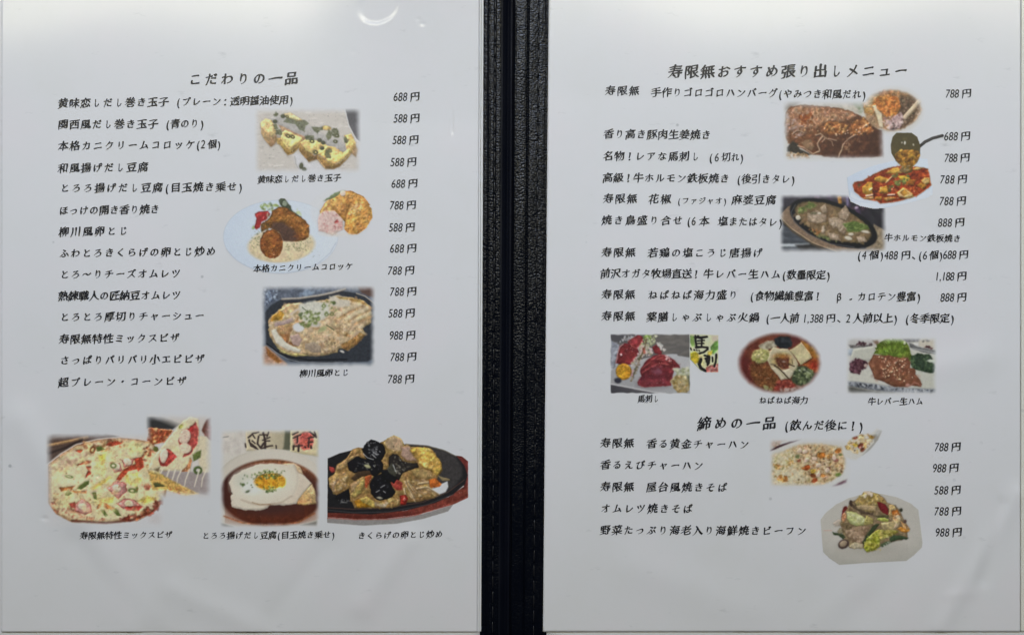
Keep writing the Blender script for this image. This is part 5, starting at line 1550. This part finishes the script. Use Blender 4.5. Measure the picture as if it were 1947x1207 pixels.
q.S([(1130, 660), (1240, 640), (1400, 640), (1400, 860), (1180, 780)], 80, 1, 2.6, 'a8ab8c 8f9472 bcbea4 7c8260 9aa07a', 2.2, .75)
q.G([(1085, 850), (1150, 780), (1300, 770), (1400, 840), (1400, 1000), (1340, 1050), (1200, 1040), (1120, 960)], '948458', soft=2, t=.14, warp=1.2)
q.S([(1085, 860), (1160, 780), (1330, 780), (1380, 1000), (1200, 1045)], 84, 1, 2.6, 'ab9b6c 8a7848 bfb187 76663c a0803c 9c9474', 2, .75)
q.G([(1350, 760), (1420, 780), (1420, 980), (1390, 940)], '5a5e4a', soft=4)
q.build('printed picture of red sliced horse meat with a yellow flower on a white plate', PR, ZP)

q = Pic(1150, 625, 8.653, (1309, 634, 1369, 710), None, 'bec2c5', 37)
q.auto = True
q.G([(1400, 85), (1868, 105), (1868, 715), (1660, 715), (1580, 690), (1400, 500)], 'bbbf96', soft=.9, warp=0, t=.03)
q.S([(1420, 110), (1860, 110), (1860, 440), (1420, 440)], 20, 3, 6, 'b9bfae c4c6bf aab59a', 2, .5, soft=4)
q.G([(1400, 110), (1470, 120), (1480, 280), (1440, 300), (1400, 220)], '6f9048', soft=3, t=.1, mk=False)
q.G([(1740, 300), (1800, 220), (1866, 180), (1866, 340), (1790, 420), (1750, 400)], '5f8a3e', soft=2.5, t=.1, mk=False)
q.G([(1760, 110), (1860, 110), (1860, 200), (1780, 200)], 'b5aa98', soft=5, mk=False)
q.G([(1405, 400), (1480, 370), (1560, 420), (1540, 560), (1480, 580), (1410, 490)], 'b9a825', soft=2, t=.12, warp=1, mk=False)
q.G([(1700, 370), (1770, 360), (1760, 430), (1690, 440)], 'bdae3a', soft=3, warp=1, mk=False)
q.G([(1540, 420), (1640, 440), (1640, 620), (1560, 580)], 'bdb782', soft=4, mk=False)
q.G([(1660, 640), (1740, 600), (1866, 570), (1866, 713), (1660, 713)], 'a2524a', soft=3, t=.16, warp=1, mk=False)
q.S([(1680, 640), (1860, 580), (1860, 710), (1680, 710)], 16, 1.2, 2.6, 'b87a72 c2a098 8c3f3a', 2, .7)
q.L([(1400, 505), (1480, 590), (1590, 705)], 2, '6b6a48', soft=1.5, mk=False)
for p_, w_ in (([(1490, 120), (1495, 200), (1510, 310)], 4.6), ([(1490, 135), (1580, 150), (1680, 130)], 5.4), ([(1530, 200), (1640, 190)], 3.4), ([(1530, 245), (1630, 240)], 3.2), ([(1600, 150), (1590, 280)], 3.6),
               ([(1500, 305), (1600, 300), (1690, 310), (1690, 340), (1620, 390), (1560, 405)], 4.6), ([(1412, 318), (1425, 345)], 3.4), ([(1470, 345), (1480, 355)], 2.8), ([(1510, 350), (1520, 360)], 2.8),
               ([(1550, 358), (1558, 366)], 2.6), ([(1530, 112), (1548, 116)], 2.4), ([(1580, 505), (1555, 580), (1580, 640), (1650, 695)], 6.4), ([(1640, 440), (1720, 450)], 3.8), ([(1655, 490), (1720, 470), (1715, 560), (1690, 600)], 4.2),
               ([(1660, 500), (1670, 545), (1720, 530)], 3.2), ([(1690, 440), (1685, 570)], 3.6), ([(1770, 470), (1775, 540)], 3.4), ([(1835, 425), (1825, 540), (1800, 620)], 4.6)):
    q.L(p_, w_, '1d1c1d', soft=.9, warp=.6, mk=False, taper=.15)
q.build('printed calligraphy sign with black brush letters over leaves and a yellow flower', PR, 0.00009, blur=0, jag=0.0)

# --- red sticky broth seen from above, fading oval
q = Pic(1395, 625, 9.283, (1398, 628, 1568, 753), '6b3526', 'bec2c5', 41)
q.oval(1482, 690, 83, 61, .17)
q.S([(0, 0), (1671, 0), (1671, 1207), (0, 1207)], 60, 4, 9, '6f3a22 5d2b22 7a4426 64322a', 2, .5, soft=6)
q.G([(80, 560), (160, 400), (280, 560), (330, 900), (200, 900), (100, 700)], '5c2220', soft=12, a=.9)
q.G([(1040, 90), (1240, 180), (1160, 260), (1040, 300), (1000, 180)], '5a2826', soft=8)
q.G([(1180, 200), (1400, 320), (1540, 520), (1380, 520), (1240, 300)], '9a6a26', soft=5, g=('8a5420', 1300, 300, 1480, 560))
q.G([(1200, 640), (1380, 520), (1530, 540), (1500, 780), (1330, 700)], '8f4a20', soft=5)
q.E(1420, 640, 90, 80, 0, '8a2c1c', soft=8, t=.1)
q.G([(290, 640), (400, 560), (560, 590), (640, 640), (720, 780), (800, 900), (760, 1040), (560, 1060), (400, 1000), (300, 820)], '6a4024', soft=5, t=.2, ts=2.4)
q.S([(300, 640), (560, 600), (780, 880), (740, 1040), (480, 1020), (310, 820)], 240, .6, 1.6, '7d4e2a 5a3119 8c5c34 6b3d1e 4c2815 95653a', 2, .6)
q.G([(440, 300), (560, 230), (700, 200), (760, 280), (760, 320), (640, 340), (580, 390), (460, 350)], '8d866e', soft=3, t=.16, warp=1)
q.S([(440, 300), (700, 210), (760, 310), (560, 380)], 40, 1, 2.4, 'a29b82 777058 b0aa94 686050', 2.4, .65)
q.G([(310, 470), (360, 390), (480, 350), (620, 380), (650, 520), (560, 590), (420, 600), (330, 560)], '9a955c', soft=3, t=.16, warp=1.4)
q.S([(310, 470), (400, 370), (630, 380), (640, 540), (440, 600), (330, 560)], 100, .9, 2.2, 'b0aa72 8a8a44 c0b98c 74783a a89d60 807448', 2.4, .75)
q.G([(720, 180), (820, 130), (960, 150), (1030, 230), (1020, 310), (940, 350), (820, 340), (730, 270)], '20252a', soft=3, t=.2, warp=1.2)
q.S([(720, 170), (1000, 160), (1010, 320), (820, 340)], 30, 1.5, 3.4, '2c3238 161a1e 343a3e', 2.2, .6, soft=2)
q.G([(640, 400), (700, 320), (800, 350), (950, 350), (1000, 400), (1080, 500), (1140, 620), (1110, 720), (1040, 820), (960, 880), (840, 910), (760, 800), (660, 690), (600, 560)], 'aba384', soft=1.8, warp=.8, t=.05)
q.E(850, 560, 190, 130, 0, '9d7d46', soft=10, a=.75)
q.G([(740, 520), (860, 460), (980, 520), (980, 620), (950, 720), (850, 710), (760, 620)], '5e3220', soft=3, warp=1, t=.2)
q.E(850, 480, 110, 40, 0, '9a6a30', soft=6, a=.8)
q.S([(760, 540), (970, 530), (960, 700), (800, 680)], 40, .9, 2.2, '6e3c28 4a2620 7d4a30 54392f 8a5236', 2, .7)
q.E(890, 580, 26, 14, 0, '8d857e', soft=3)
q.G([(860, 740), (980, 700), (1050, 760), (1000, 870), (940, 860)], 'b3ac92', soft=2, t=.04)
q.G([(660, 690), (740, 680), (900, 890), (850, 910), (780, 820)], 'b0a98e', soft=2, t=.04)
q.L([(720, 650), (790, 690), (900, 800), (1000, 910)], 2.4, '3a2c20', soft=1.2)
q.L([(960, 620), (1070, 660)], 2, '3a2a20', soft=1)
q.L([(660, 630), (740, 640)], 1.8, '4d4234', soft=1)
q.L([(1030, 540), (1040, 620)], 1.4, '5d5034', soft=1)
q.L([(980, 380), (1080, 490), (1150, 640)], 1, '6d6848', soft=1, a=.8)
q.L([(720, 540), (800, 530)], 1.4, '5a3a24', soft=1)
q.G([(980, 380), (1100, 310), (1190, 245), (1330, 420), (1375, 515), (1280, 580), (1180, 640), (1080, 480)], 'b3aa80', soft=1.2, warp=.5, t=.05, e=('a89c72', 3))
q.L([(1190, 245), (1330, 420), (1375, 515)], 1.6, 'c4ad80', soft=1.2)
q.G([(1060, 760), (1130, 660), (1250, 650), (1380, 720), (1440, 800), (1360, 940), (1180, 1010), (1050, 960), (1010, 880)], '3a432e', soft=3, t=.22, warp=1.4)
q.S([(1050, 780), (1140, 660), (1360, 720), (1430, 800), (1300, 960), (1080, 980)], 100, 1, 2.6, '4d5a3a 2c3524 66744c 8a9468 222a20 5a6a40', 2, .75)
q.S([(1200, 690), (1400, 740), (1320, 920), (1220, 900)], 16, 1.2, 2.6, '98a27c a8b090 7d8a5a', 2, .7)
q.E(1165, 730, 14, 12, 0, 'b5bab4', soft=1.6)
q.G([(760, 940), (860, 900), (980, 900), (1080, 1010), (1080, 1070), (800, 1100), (720, 1060)], '82352a', soft=4, t=.16, warp=1.2)
q.S([(760, 930), (980, 910), (1080, 1040), (840, 1090)], 30, 1.2, 3, '96463a 702c24 a8604e 5e2420', 2, .65)
q.S([(540, 1010), (720, 1060), (640, 1090), (560, 1060)], 16, 1.4, 3, '7a7a48 666840 8c8a5a', 2, .6)
q.S([(760, 1060), (1100, 1040), (1180, 1000), (1160, 1060), (840, 1100)], 16, 1.4, 3, 'a09a90 b5b0a8', 2, .5, soft=2)
q.build('printed oval picture of red broth with tofu, seaweed and grated yam', PR, ZP, blur=1)

# --- liver ham with sesame on a shiso leaf
q = Pic(1600, 632, 9.58, (1606, 638, 1786, 754), 'b3b3ac', 'bec2c5', 43)
q.rect(1607.5, 639.5, 1782.5, 751.5, (11.6, 11.6, 11.6, 13.0))
q.G([(100, 90), (560, 90), (600, 240), (300, 290), (100, 260)], 'a7a6a2', soft=3, t=.05)
q.G([(130, 220), (300, 240), (570, 210), (560, 250), (300, 275), (160, 290)], '5c5a58', soft=2.5, t=.2)
q.S([(270, 220), (340, 160), (440, 200), (420, 230)], 26, .8, 1.8, '3a262c 2c1e24 5a3c42', 2, .9)
q.S([(490, 230), (530, 200), (560, 210), (550, 240)], 6, .8, 1.6, '3a2c30 544448', 2, .8)
q.S([(110, 310), (220, 320), (200, 420), (120, 380)], 14, 1.6, 3.4, '93a0ac b3bcc2 7c8894', 2, .6, soft=2)
q.G([(170, 420), (220, 300), (590, 245), (640, 400), (560, 520), (180, 520)], 'a9ab9f', soft=2, t=.03)
q.G([(560, 140), (660, 140), (700, 220), (640, 240)], '6e5a4a', soft=4, t=.2)
q.G([(1080, 110), (1420, 100), (1440, 160), (1200, 180)], '6c6d6e', soft=3, t=.2)
q.G([(1230, 190), (1340, 230), (1500, 280), (1720, 330), (1720, 400), (1520, 370), (1300, 300), (1240, 260)], '5c5e5e', soft=2, t=.22)
q.L([(1290, 290), (1500, 330), (1700, 370)], 2.4, '8b8e8c', soft=1.6)
q.G([(1280, 190), (1410, 200), (1410, 270), (1340, 240)], 'b9b9b4', soft=2)
q.G([(1410, 130), (1560, 80), (1780, 90), (1780, 300), (1560, 280), (1420, 260)], 'b3ae9f', soft=4, t=.05)
q.S([(1500, 270), (1560, 240), (1660, 280), (1640, 300)], 16, .8, 1.8, '4a2c2c 6a4440 38262a', 2, .85)
q.S([(1460, 130), (1600, 130), (1580, 160), (1460, 160)], 6, 1, 2, '6a6a66 545450', 2, .8)
q.G([(1250, 330), (1500, 370), (1740, 400), (1740, 1020), (1300, 1030), (1250, 700)], 'aeb0a4', soft=3, t=.03)
q.G([(100, 720), (520, 680), (700, 960), (1080, 1000), (1740, 1000), (1740, 1060), (1100, 1040), (500, 930), (100, 880)], 'b2b3a8', soft=3, t=.03)
q.G([(110, 890), (330, 900), (700, 960), (1100, 1010), (1740, 1030), (1720, 1100), (1300, 1100), (800, 1080), (400, 1020), (110, 970)], '6a7077', soft=2, t=.3, ts=3)
q.S([(120, 900), (700, 970), (1100, 1020), (1700, 1050), (1700, 1090), (1100, 1080), (500, 1010), (120, 950)], 90, 1, 2.6, '2e323a 464c55 a2a8ac 8a9097 1f2228 bcc0c2', 2.2, .75)
q.L([(120, 880), (500, 920), (1100, 1000), (1700, 1020)], 1.6, '8e9290', soft=1.5, a=.8)
q.G([(110, 970), (400, 1030), (800, 1085), (1150, 1105), (600, 1110), (110, 1100)], '4c4d48', soft=5, t=.12)
LF = [(600, 380), (640, 300), (640, 240), (700, 180), (800, 130), (920, 110), (1080, 120), (1180, 180), (1240, 280), (1260, 380), (1300, 440), (1240, 540), (1180, 480), (800, 430)]
q.G(LF, '5c7426', soft=1.6, warp=.8, t=.12)
for i_ in range(13):
    a_ = math.pi * (1.02 + i_ / 12 * .98)
    q.L([(930, 430), (930 + 330 * math.cos(a_), 440 + 310 * math.sin(a_))], 2.0, '6f8a33' if i_ % 2 else '4d6420', soft=2.4, a=.7, warp=.6)
for p_ in ((600, 380, 655, 350), (620, 290, 670, 300), (650, 220, 700, 240), (1240, 330, 1190, 330), (1265, 430, 1200, 420), (1180, 200, 1140, 230)):
    q.L([p_[:2], p_[2:]], 2.6, '54691f', soft=1.2, taper=-.6)
q.G([(800, 90), (1060, 90), (1120, 160), (760, 170)], '9db07a', soft=9, a=.7)
q.E(905, 125, 16, 12, 0, 'd2d6c8', soft=2)
q.E(1150, 190, 22, 30, 0, 'b9c4a0', soft=2)
q.G([(1270, 430), (1380, 380), (1500, 400), (1600, 390), (1660, 480), (1530, 510), (1690, 560), (1710, 640), (1660, 740), (1480, 710), (1300, 660), (1260, 560)], '2c3d2b', soft=1.6, t=.25, warp=1.2)
q.S([(1270, 440), (1400, 390), (1620, 400), (1640, 480), (1530, 520), (1700, 580), (1680, 730), (1300, 660)], 110, .8, 2.2, '3c5238 1f2e22 48603e 2a3c30 15221a 57704a', 2.4, .7)
q.G([(1530, 510), (1720, 500), (1720, 550), (1600, 540)], 'aab5a2', soft=2)
q.G([(150, 560), (230, 520), (250, 470), (330, 480), (400, 500), (480, 560), (450, 640), (360, 680), (330, 760), (200, 740), (140, 690)], '43262f', soft=1.6, t=.25, warp=1.6)
q.S([(150, 560), (260, 480), (400, 500), (460, 590), (340, 740), (160, 720)], 90, .7, 1.8, '54323c 341c26 6a444c 2a1820 7c5460', 2.4, .75)
q.E(440, 600, 34, 34, 0, 'a08c84', soft=2, t=.1)
q.S([(160, 500), (240, 500), (200, 560), (150, 560)], 6, .8, 1.6, 'b5a8a6 a3989a', 1.6, .7)
LV = [(490, 560), (540, 480), (590, 400), (700, 420), (860, 410), (960, 440), (1080, 460), (1200, 460), (1260, 540), (1250, 640), (1340, 670), (1350, 760), (1420, 850), (1470, 940), (1450, 990), (1280, 960), (1200, 990), (960, 985), (860, 940), (740, 880), (620, 850), (560, 720), (510, 620)]
q.G(LV, '7a4c36', soft=1.2, warp=.8, t=.10, ts=5, e=('66402e', 5), g=('6f4530', 800, 450, 800, 950))
q.S(LV, 90, 1.5, 4.5, '86563f 6b4230 7e5038 915f48 633a2a', 2, .4, soft=3)
q.L([(600, 830), (740, 870), (900, 950), (1000, 980)], 2.4, '4e2e22', soft=2, a=.7)
q.L([(760, 850), (960, 800), (1000, 820)], 2.6, '5a3626', soft=3, a=.6)
q.L([(1260, 960), (1340, 910), (1440, 960)], 2.4, '8d6250', soft=2.4)
q.L([(1010, 460), (1060, 560), (1040, 640)], 2.4, '5d3828', soft=4, a=.6)
q.E(1210, 960, 40, 28, 0, '9c7468', soft=2.4)
q.L([(510, 560), (600, 640), (620, 800)], 5, '87593f', soft=5, a=.6)
q.S([(720, 460), (1150, 460), (1200, 640), (1260, 700), (1200, 880), (1000, 860), (760, 820), (720, 620)], 84, .5, 1.15, 'd0b592 c3a27c dcc8aa b48a68', 1.9, .9, soft=.9)
for x_, y_ in ((690, 445), (765, 742), (865, 785), (805, 800), (925, 710), (1145, 885), (1050, 845), (1070, 850), (835, 600), (940, 655), (1010, 685), (1295, 820), (1110, 520)):
    q.E(x_, y_, 15, 10, (x_ * 7) % 180, 'dcc8a2', soft=1)
q.build('printed picture of pinkish brown liver ham with sesame on a green leaf', PR, ZP, blur=1)

# --- golden fried rice and a spoonful of it
q = Pic(1455, 805, 8.112, (1460, 808, 1680, 930), 'b9b9b4', 'bfc2c5', 47)
q.rect(1460.5, 830.5, 1618.5, 929.5, (14.5, 17.4, 18.8, 15.9))
q.G([(40, 250), (320, 250), (80, 400), (40, 400)], 'a99b8e', soft=4, t=.12)
q.S([(80, 280), (320, 260), (130, 370)], 20, 1, 2.4, 'b0846e 8a7060 c0a490 9a9080', 2, .6)
q.G([(60, 430), (80, 400), (220, 330), (400, 270), (560, 240), (420, 290), (240, 360), (90, 425)], '3a2126', soft=1.5, warp=.4)
q.L([(90, 440), (300, 350), (560, 280)], 3, 'bcbbb6', soft=3)
q.G([(1030, 970), (1130, 910), (1270, 850), (1250, 910), (1120, 960)], '5c3a46', soft=3, warp=.4)
RC = [(90, 500), (300, 420), (520, 320), (760, 300), (1000, 330), (1190, 370), (1230, 520), (1240, 680), (1180, 800), (1000, 900), (820, 950), (400, 950), (110, 930), (90, 700)]
q.G(RC, 'b5a27c', soft=6, warp=1.4, t=.08)
q.G([(90, 480), (400, 420), (460, 520), (420, 700), (560, 740), (640, 900), (300, 960), (100, 940)], 'bdb496', soft=8, t=.05)
q.S(RC, 520, .7, 1.9, 'bfae88 a98c5e cdbf9e 94754a b99a68 d2c8ae 8a6a42 b0906c c4b48e', 2.4, .7)
q.S([(500, 340), (1000, 340), (1220, 520), (1200, 760), (900, 860), (640, 640), (440, 420)], 300, .7, 1.8, 'a8845a 8a6440 bfa37e 78522e b08e72 c9ae94 9c6c3c', 2.4, .7)
q.S([(110, 620), (230, 640), (320, 700), (140, 700)], 22, .8, 2, 'a5702c c09a52 7a6a34 b5843a', 2.4, .8)
q.S([(130, 790), (330, 800), (340, 890), (200, 920)], 40, .8, 2.2, 'b0702e a05c22 c4924c 8f6a34 b98240', 2.2, .8)
q.S([(100, 500), (420, 460), (420, 640), (120, 620)], 80, .9, 2, 'c4bb98 b5a878 cdc6aa a89a68', 2.2, .6)
q.S([(340, 560), (440, 470), (460, 600), (320, 680)], 24, .8, 1.8, 'a5803a b99a54 8a7030', 2.4, .7)
for x_, y_, r_, c_ in ((640, 680, 56, 'a44a20'), (590, 690, 30, 'b06a34'), (760, 875, 52, 'a04c26'), (735, 800, 46, '7d4528'), (870, 485, 66, 'a8672a'), (520, 570, 34, '98523a'), (980, 690, 30, '6a3628'), (1120, 420, 50, 'a86a2e'),
                       (740, 735, 46, 'b9983c'), (500, 505, 36, '6a7448'), (1130, 790, 46, '6c7c3c'), (1165, 478, 26, '5c6a38'), (890, 800, 40, 'a8743a'), (1000, 500, 50, 'ac7c44'), (1090, 560, 40, '9a6050')):
    q.E(x_, y_, r_, r_ * .72, (x_ * 3) % 60 - 30, c_, soft=1.4, warp=1.2, t=.2)
for x_, y_ in ((530, 410), (610, 430), (760, 540), (820, 790), (820, 640), (1060, 520), (960, 720), (640, 560)):
    q.E(x_, y_, 42, 30, (x_ * 5) % 180, 'c6b09c', soft=1.8, warp=1.4, t=.1)
for x_, y_ in ((850, 590), (905, 545), (515, 865), (700, 370), (915, 630), (560, 450), (1180, 740)):
    q.E(x_, y_, 13, 10, 0, '54402c', soft=1.2)
q.G([(1000, 900), (1200, 780), (1260, 640), (1300, 700), (1280, 830), (1080, 930), (860, 980)], 'bfc1be', soft=5)
# spoon
q.auto = True
q.G([(1190, 430), (1230, 330), (1340, 220), (1480, 160), (1640, 150), (1720, 80), (1800, 110), (1740, 250), (1620, 400), (1480, 500), (1400, 555), (1300, 545), (1220, 500)], 'bcbbb4', soft=4, warp=.4)
q.G([(1660, 180), (1800, 110), (1740, 250), (1620, 400), (1490, 500), (1560, 420), (1680, 290)], '8f8d87', soft=3, mk=False)
q.L([(1795, 120), (1730, 260), (1620, 395), (1500, 490)], 1.2, '7c7a74', soft=1.4, mk=False)
q.G([(1690, 130), (1770, 80), (1800, 110), (1740, 190)], 'aeb0ae', soft=4, mk=False)
SP = [(1220, 360), (1350, 200), (1480, 165), (1640, 170), (1690, 200), (1660, 280), (1560, 380), (1440, 460), (1350, 440), (1250, 400)]
q.S(SP, 130, .8, 2.2, 'c4a877 a8834e d0bd96 b5934c 8f6634 c9b48a', 2.2, .75)
for x_, y_, r_, c_ in ((1385, 215, 36, '8a4630'), (1470, 340, 48, '7c3f2c'), (1500, 400, 36, '6a3a2a'), (1470, 370, 22, 'b0766c'), (1390, 330, 40, 'c0a040'), (1640, 210, 36, 'a5803c'), (1280, 370, 46, 'b99a58'), (1480, 230, 46, 'cbb48a'), (1600, 270, 40, 'd0bf9c')):
    q.E(x_, y_, r_, r_ * .75, (x_ * 3) % 90 - 40, c_, soft=1.4, warp=1.2, t=.16, mk=False)
q.E(1380, 412, 12, 10, 0, '4a3c30', soft=1, mk=False)
q.build('printed picture of golden fried rice with a heaped spoon at its corner', PR, ZP, blur=1)

# --- stir-fried rice noodles with vegetables on a cut-out grey plate
q = Pic(1550, 925, 7.545, (1556, 930, 1758, 1078), None, 'babdc1', 53)
q.auto = True
q.G([(75, 470), (150, 370), (300, 250), (480, 160), (700, 100), (950, 100), (1180, 150), (1380, 240), (1480, 330), (1500, 480), (1540, 800), (1530, 870), (1420, 980), (1310, 1060), (800, 1085), (345, 1118), (200, 1020), (110, 930)], 'aaa8a1', soft=.9, warp=.2, t=.015, g=('9b9a93', 850, 600, 850, 1100))
q.E(800, 720, 640, 330, 0, 'b1aea8', soft=16, a=.7, mk=False)
q.E(800, 900, 480, 120, 0, '96948c', soft=16, a=.55, mk=False)
q.L([(110, 935), (200, 1020), (345, 1116), (800, 1084), (1310, 1060)], 1.2, '85837c', soft=1.4, a=.7, mk=False)
q.L([(125, 625), (240, 628)], 1.3, 'b58f80', soft=1.2, mk=False)
q.G([(250, 520), (330, 470), (400, 480), (360, 560), (280, 570)], 'a69b8e', soft=1.5, t=.1)
NB = [(500, 210), (560, 200), (640, 130), (700, 65), (800, 62), (900, 100), (980, 150), (1040, 230), (1120, 260), (1200, 310), (1260, 440), (1300, 520), (1360, 610), (1320, 660), (1330, 740), (1150, 780), (950, 850), (850, 910), (740, 935), (680, 880), (500, 880), (420, 760), (400, 700), (360, 540), (380, 440), (440, 350)]
q.G(NB, '7c6a50', soft=1.2, warp=1, t=.2, ts=4)
q.S(NB, 260, 1.1, 2.8, '93815f 6a5940 a59474 564833 8b7a4c 7a6248', 2.4, .65)
q.G([(580, 190), (700, 70), (860, 90), (980, 160), (1030, 230), (880, 280), (860, 380), (700, 340), (560, 270)], '8f7c4e', soft=2, warp=1.4, t=.2)
q.S([(590, 190), (700, 80), (880, 90), (1020, 220), (880, 240), (700, 270)], 90, .8, 2.2, 'b09c5a 97803e c2b286 7c6636 a88c48', 3, .75)
q.S([(690, 70), (800, 70), (830, 130), (700, 140)], 24, 1, 2.4, 'c0b09c a8907c d0c6b6', 2, .8)
q.L([(500, 230), (560, 300), (700, 370), (820, 390)], 4.5, '4c3f33', soft=2, warp=1.2, t=.2)
q.G([(560, 270), (680, 260), (880, 280), (870, 350), (740, 330), (600, 310)], 'a18d68', soft=1.6, warp=1.2, t=.12)
q.S([(500, 200), (600, 240), (640, 380), (900, 420), (880, 360), (600, 330)], 30, .9, 2, '3f342a 55473a 6d5a44', 2, .75)
q.L([(510, 210), (515, 260)], 5, '3a2e28', soft=1.6)
def leafy(pts, c, e=None, t=.14):
    q.G(pts, c, soft=1.3, warp=1, t=t, e=e, mk=False)
leafy([(880, 210), (940, 220), (1010, 260), (1050, 330), (1050, 410), (980, 380), (920, 320)], '702428', ('5c1d20', 3))
leafy([(385, 370), (400, 300), (450, 272), (465, 310), (420, 370), (370, 450)], '7c2c2a', ('5e2020', 2))
leafy([(380, 400), (430, 370), (450, 420), (420, 510), (390, 510)], 'b07c56')
leafy([(445, 350), (500, 350), (560, 360), (680, 420), (740, 480), (690, 560), (600, 560), (500, 530), (460, 460)], 'a5a873', ('8a8e52', 4))
q.S([(460, 370), (680, 430), (720, 490), (600, 550), (490, 500)], 40, 1, 2.6, 'b9bb92 959a5e a9ad7c c2c4a2', 2, .6)
leafy([(740, 410), (830, 460), (830, 530), (720, 550), (690, 520)], '9a9054')
leafy([(880, 460), (960, 430), (1070, 470), (1040, 500), (940, 495)], '97a04a')
leafy([(840, 420), (1060, 400), (1050, 450), (900, 440)], '4f4c34')
leafy([(430, 640), (520, 580), (680, 560), (780, 570), (740, 660), (700, 740), (680, 850), (560, 780), (460, 720)], '8f7860', ('735e48', 5), .2)
q.S([(440, 640), (760, 580), (690, 830), (560, 780)], 90, 1, 2.4, 'a58d74 7c654e b39d86 6a5440', 2.6, .65)
leafy([(360, 520), (440, 520), (540, 560), (500, 620), (420, 610)], '6c5c42', None, .25)
leafy([(310, 640), (350, 590), (390, 600), (400, 660), (350, 690)], '8a8066', ('6a624a', 3))
leafy([(245, 650), (310, 660), (400, 680), (440, 720), (400, 750), (340, 700), (270, 690)], '37432f')
q.E(405, 820, 82, 66, -30, '4a3c38', soft=1.2, t=.1)
q.E(405, 812, 56, 42, -30, '93826c', soft=1.6, t=.1, mk=False)
leafy([(480, 850), (560, 790), (690, 820), (680, 880), (560, 890)], 'aa9f84', ('948868', 3))
leafy([(680, 790), (740, 680), (830, 560), (880, 530), (920, 540), (860, 620), (760, 720), (730, 800), (690, 830)], '36402c', ('2a3324', 3), .2)
leafy([(740, 740), (860, 640), (930, 600), (940, 700), (920, 860), (850, 910), (740, 935), (690, 880)], '8f8f2e', ('7c8030', 4), .2)
q.S([(740, 740), (920, 620), (920, 860), (750, 930), (700, 870)], 80, 1, 2.6, 'a5a444 7c8026 b5b260 6a7020', 2, .65)
leafy([(930, 620), (1080, 590), (1200, 650), (1080, 700), (960, 760), (930, 740)], 'a09a4c', None, .2)
q.S([(930, 620), (1190, 640), (1060, 720), (940, 760)], 44, .9, 2.2, 'b5ae62 8a8838 767228 c3bd80', 2.4, .65)
leafy([(1060, 740), (1120, 690), (1220, 690), (1340, 735), (1310, 750), (1180, 760), (1080, 800)], '3a4a34', ('2e3c2c', 3), .16)
leafy([(930, 830), (1000, 790), (1060, 770), (1080, 810), (960, 860)], '46543c', None, .16)
q.S([(1020, 780), (1080, 780), (1080, 850), (980, 850)], 10, .5, 1.2, 'aeb3a8 9aa094', 3, .8)
leafy([(940, 520), (1100, 500), (1180, 560), (1140, 620), (980, 620)], 'a08f66', None, .16)
leafy([(1060, 260), (1120, 250), (1160, 300), (1120, 440), (1070, 400)], 'a28a58', None, .2)
leafy([(1100, 330), (1180, 330), (1220, 400), (1180, 420), (1130, 500), (1105, 420)], 'ad6526', ('8f5220', 3))
leafy([(1150, 420), (1190, 400), (1230, 460), (1200, 560), (1120, 600), (1160, 500)], 'b5a387')
leafy([(1170, 600), (1230, 570), (1350, 600), (1360, 630), (1290, 655), (1210, 630)], 'b0722c', ('96602a', 2))
leafy([(1215, 490), (1260, 510), (1360, 600), (1340, 620), (1260, 580)], 'b58a58')
q.E(1230, 330, 24, 26, 0, '33342c', soft=1.2, mk=True)
q.E(1292, 495, 20, 26, 20, '54403c', soft=1.2, mk=True)
q.S([(1060, 280), (1200, 300), (1240, 480), (1130, 560), (1060, 420)], 44, .7, 1.6, 'bfa878 a88a54 cdbb96', 4, .65, rot=60)
q.L([(870, 905), (940, 890), (930, 920)], 1.2, 'a39458', soft=1.2)
q.build('printed picture of stir-fried rice noodles with cabbage and peppers on a grey plate', PR, ZP, blur=1)
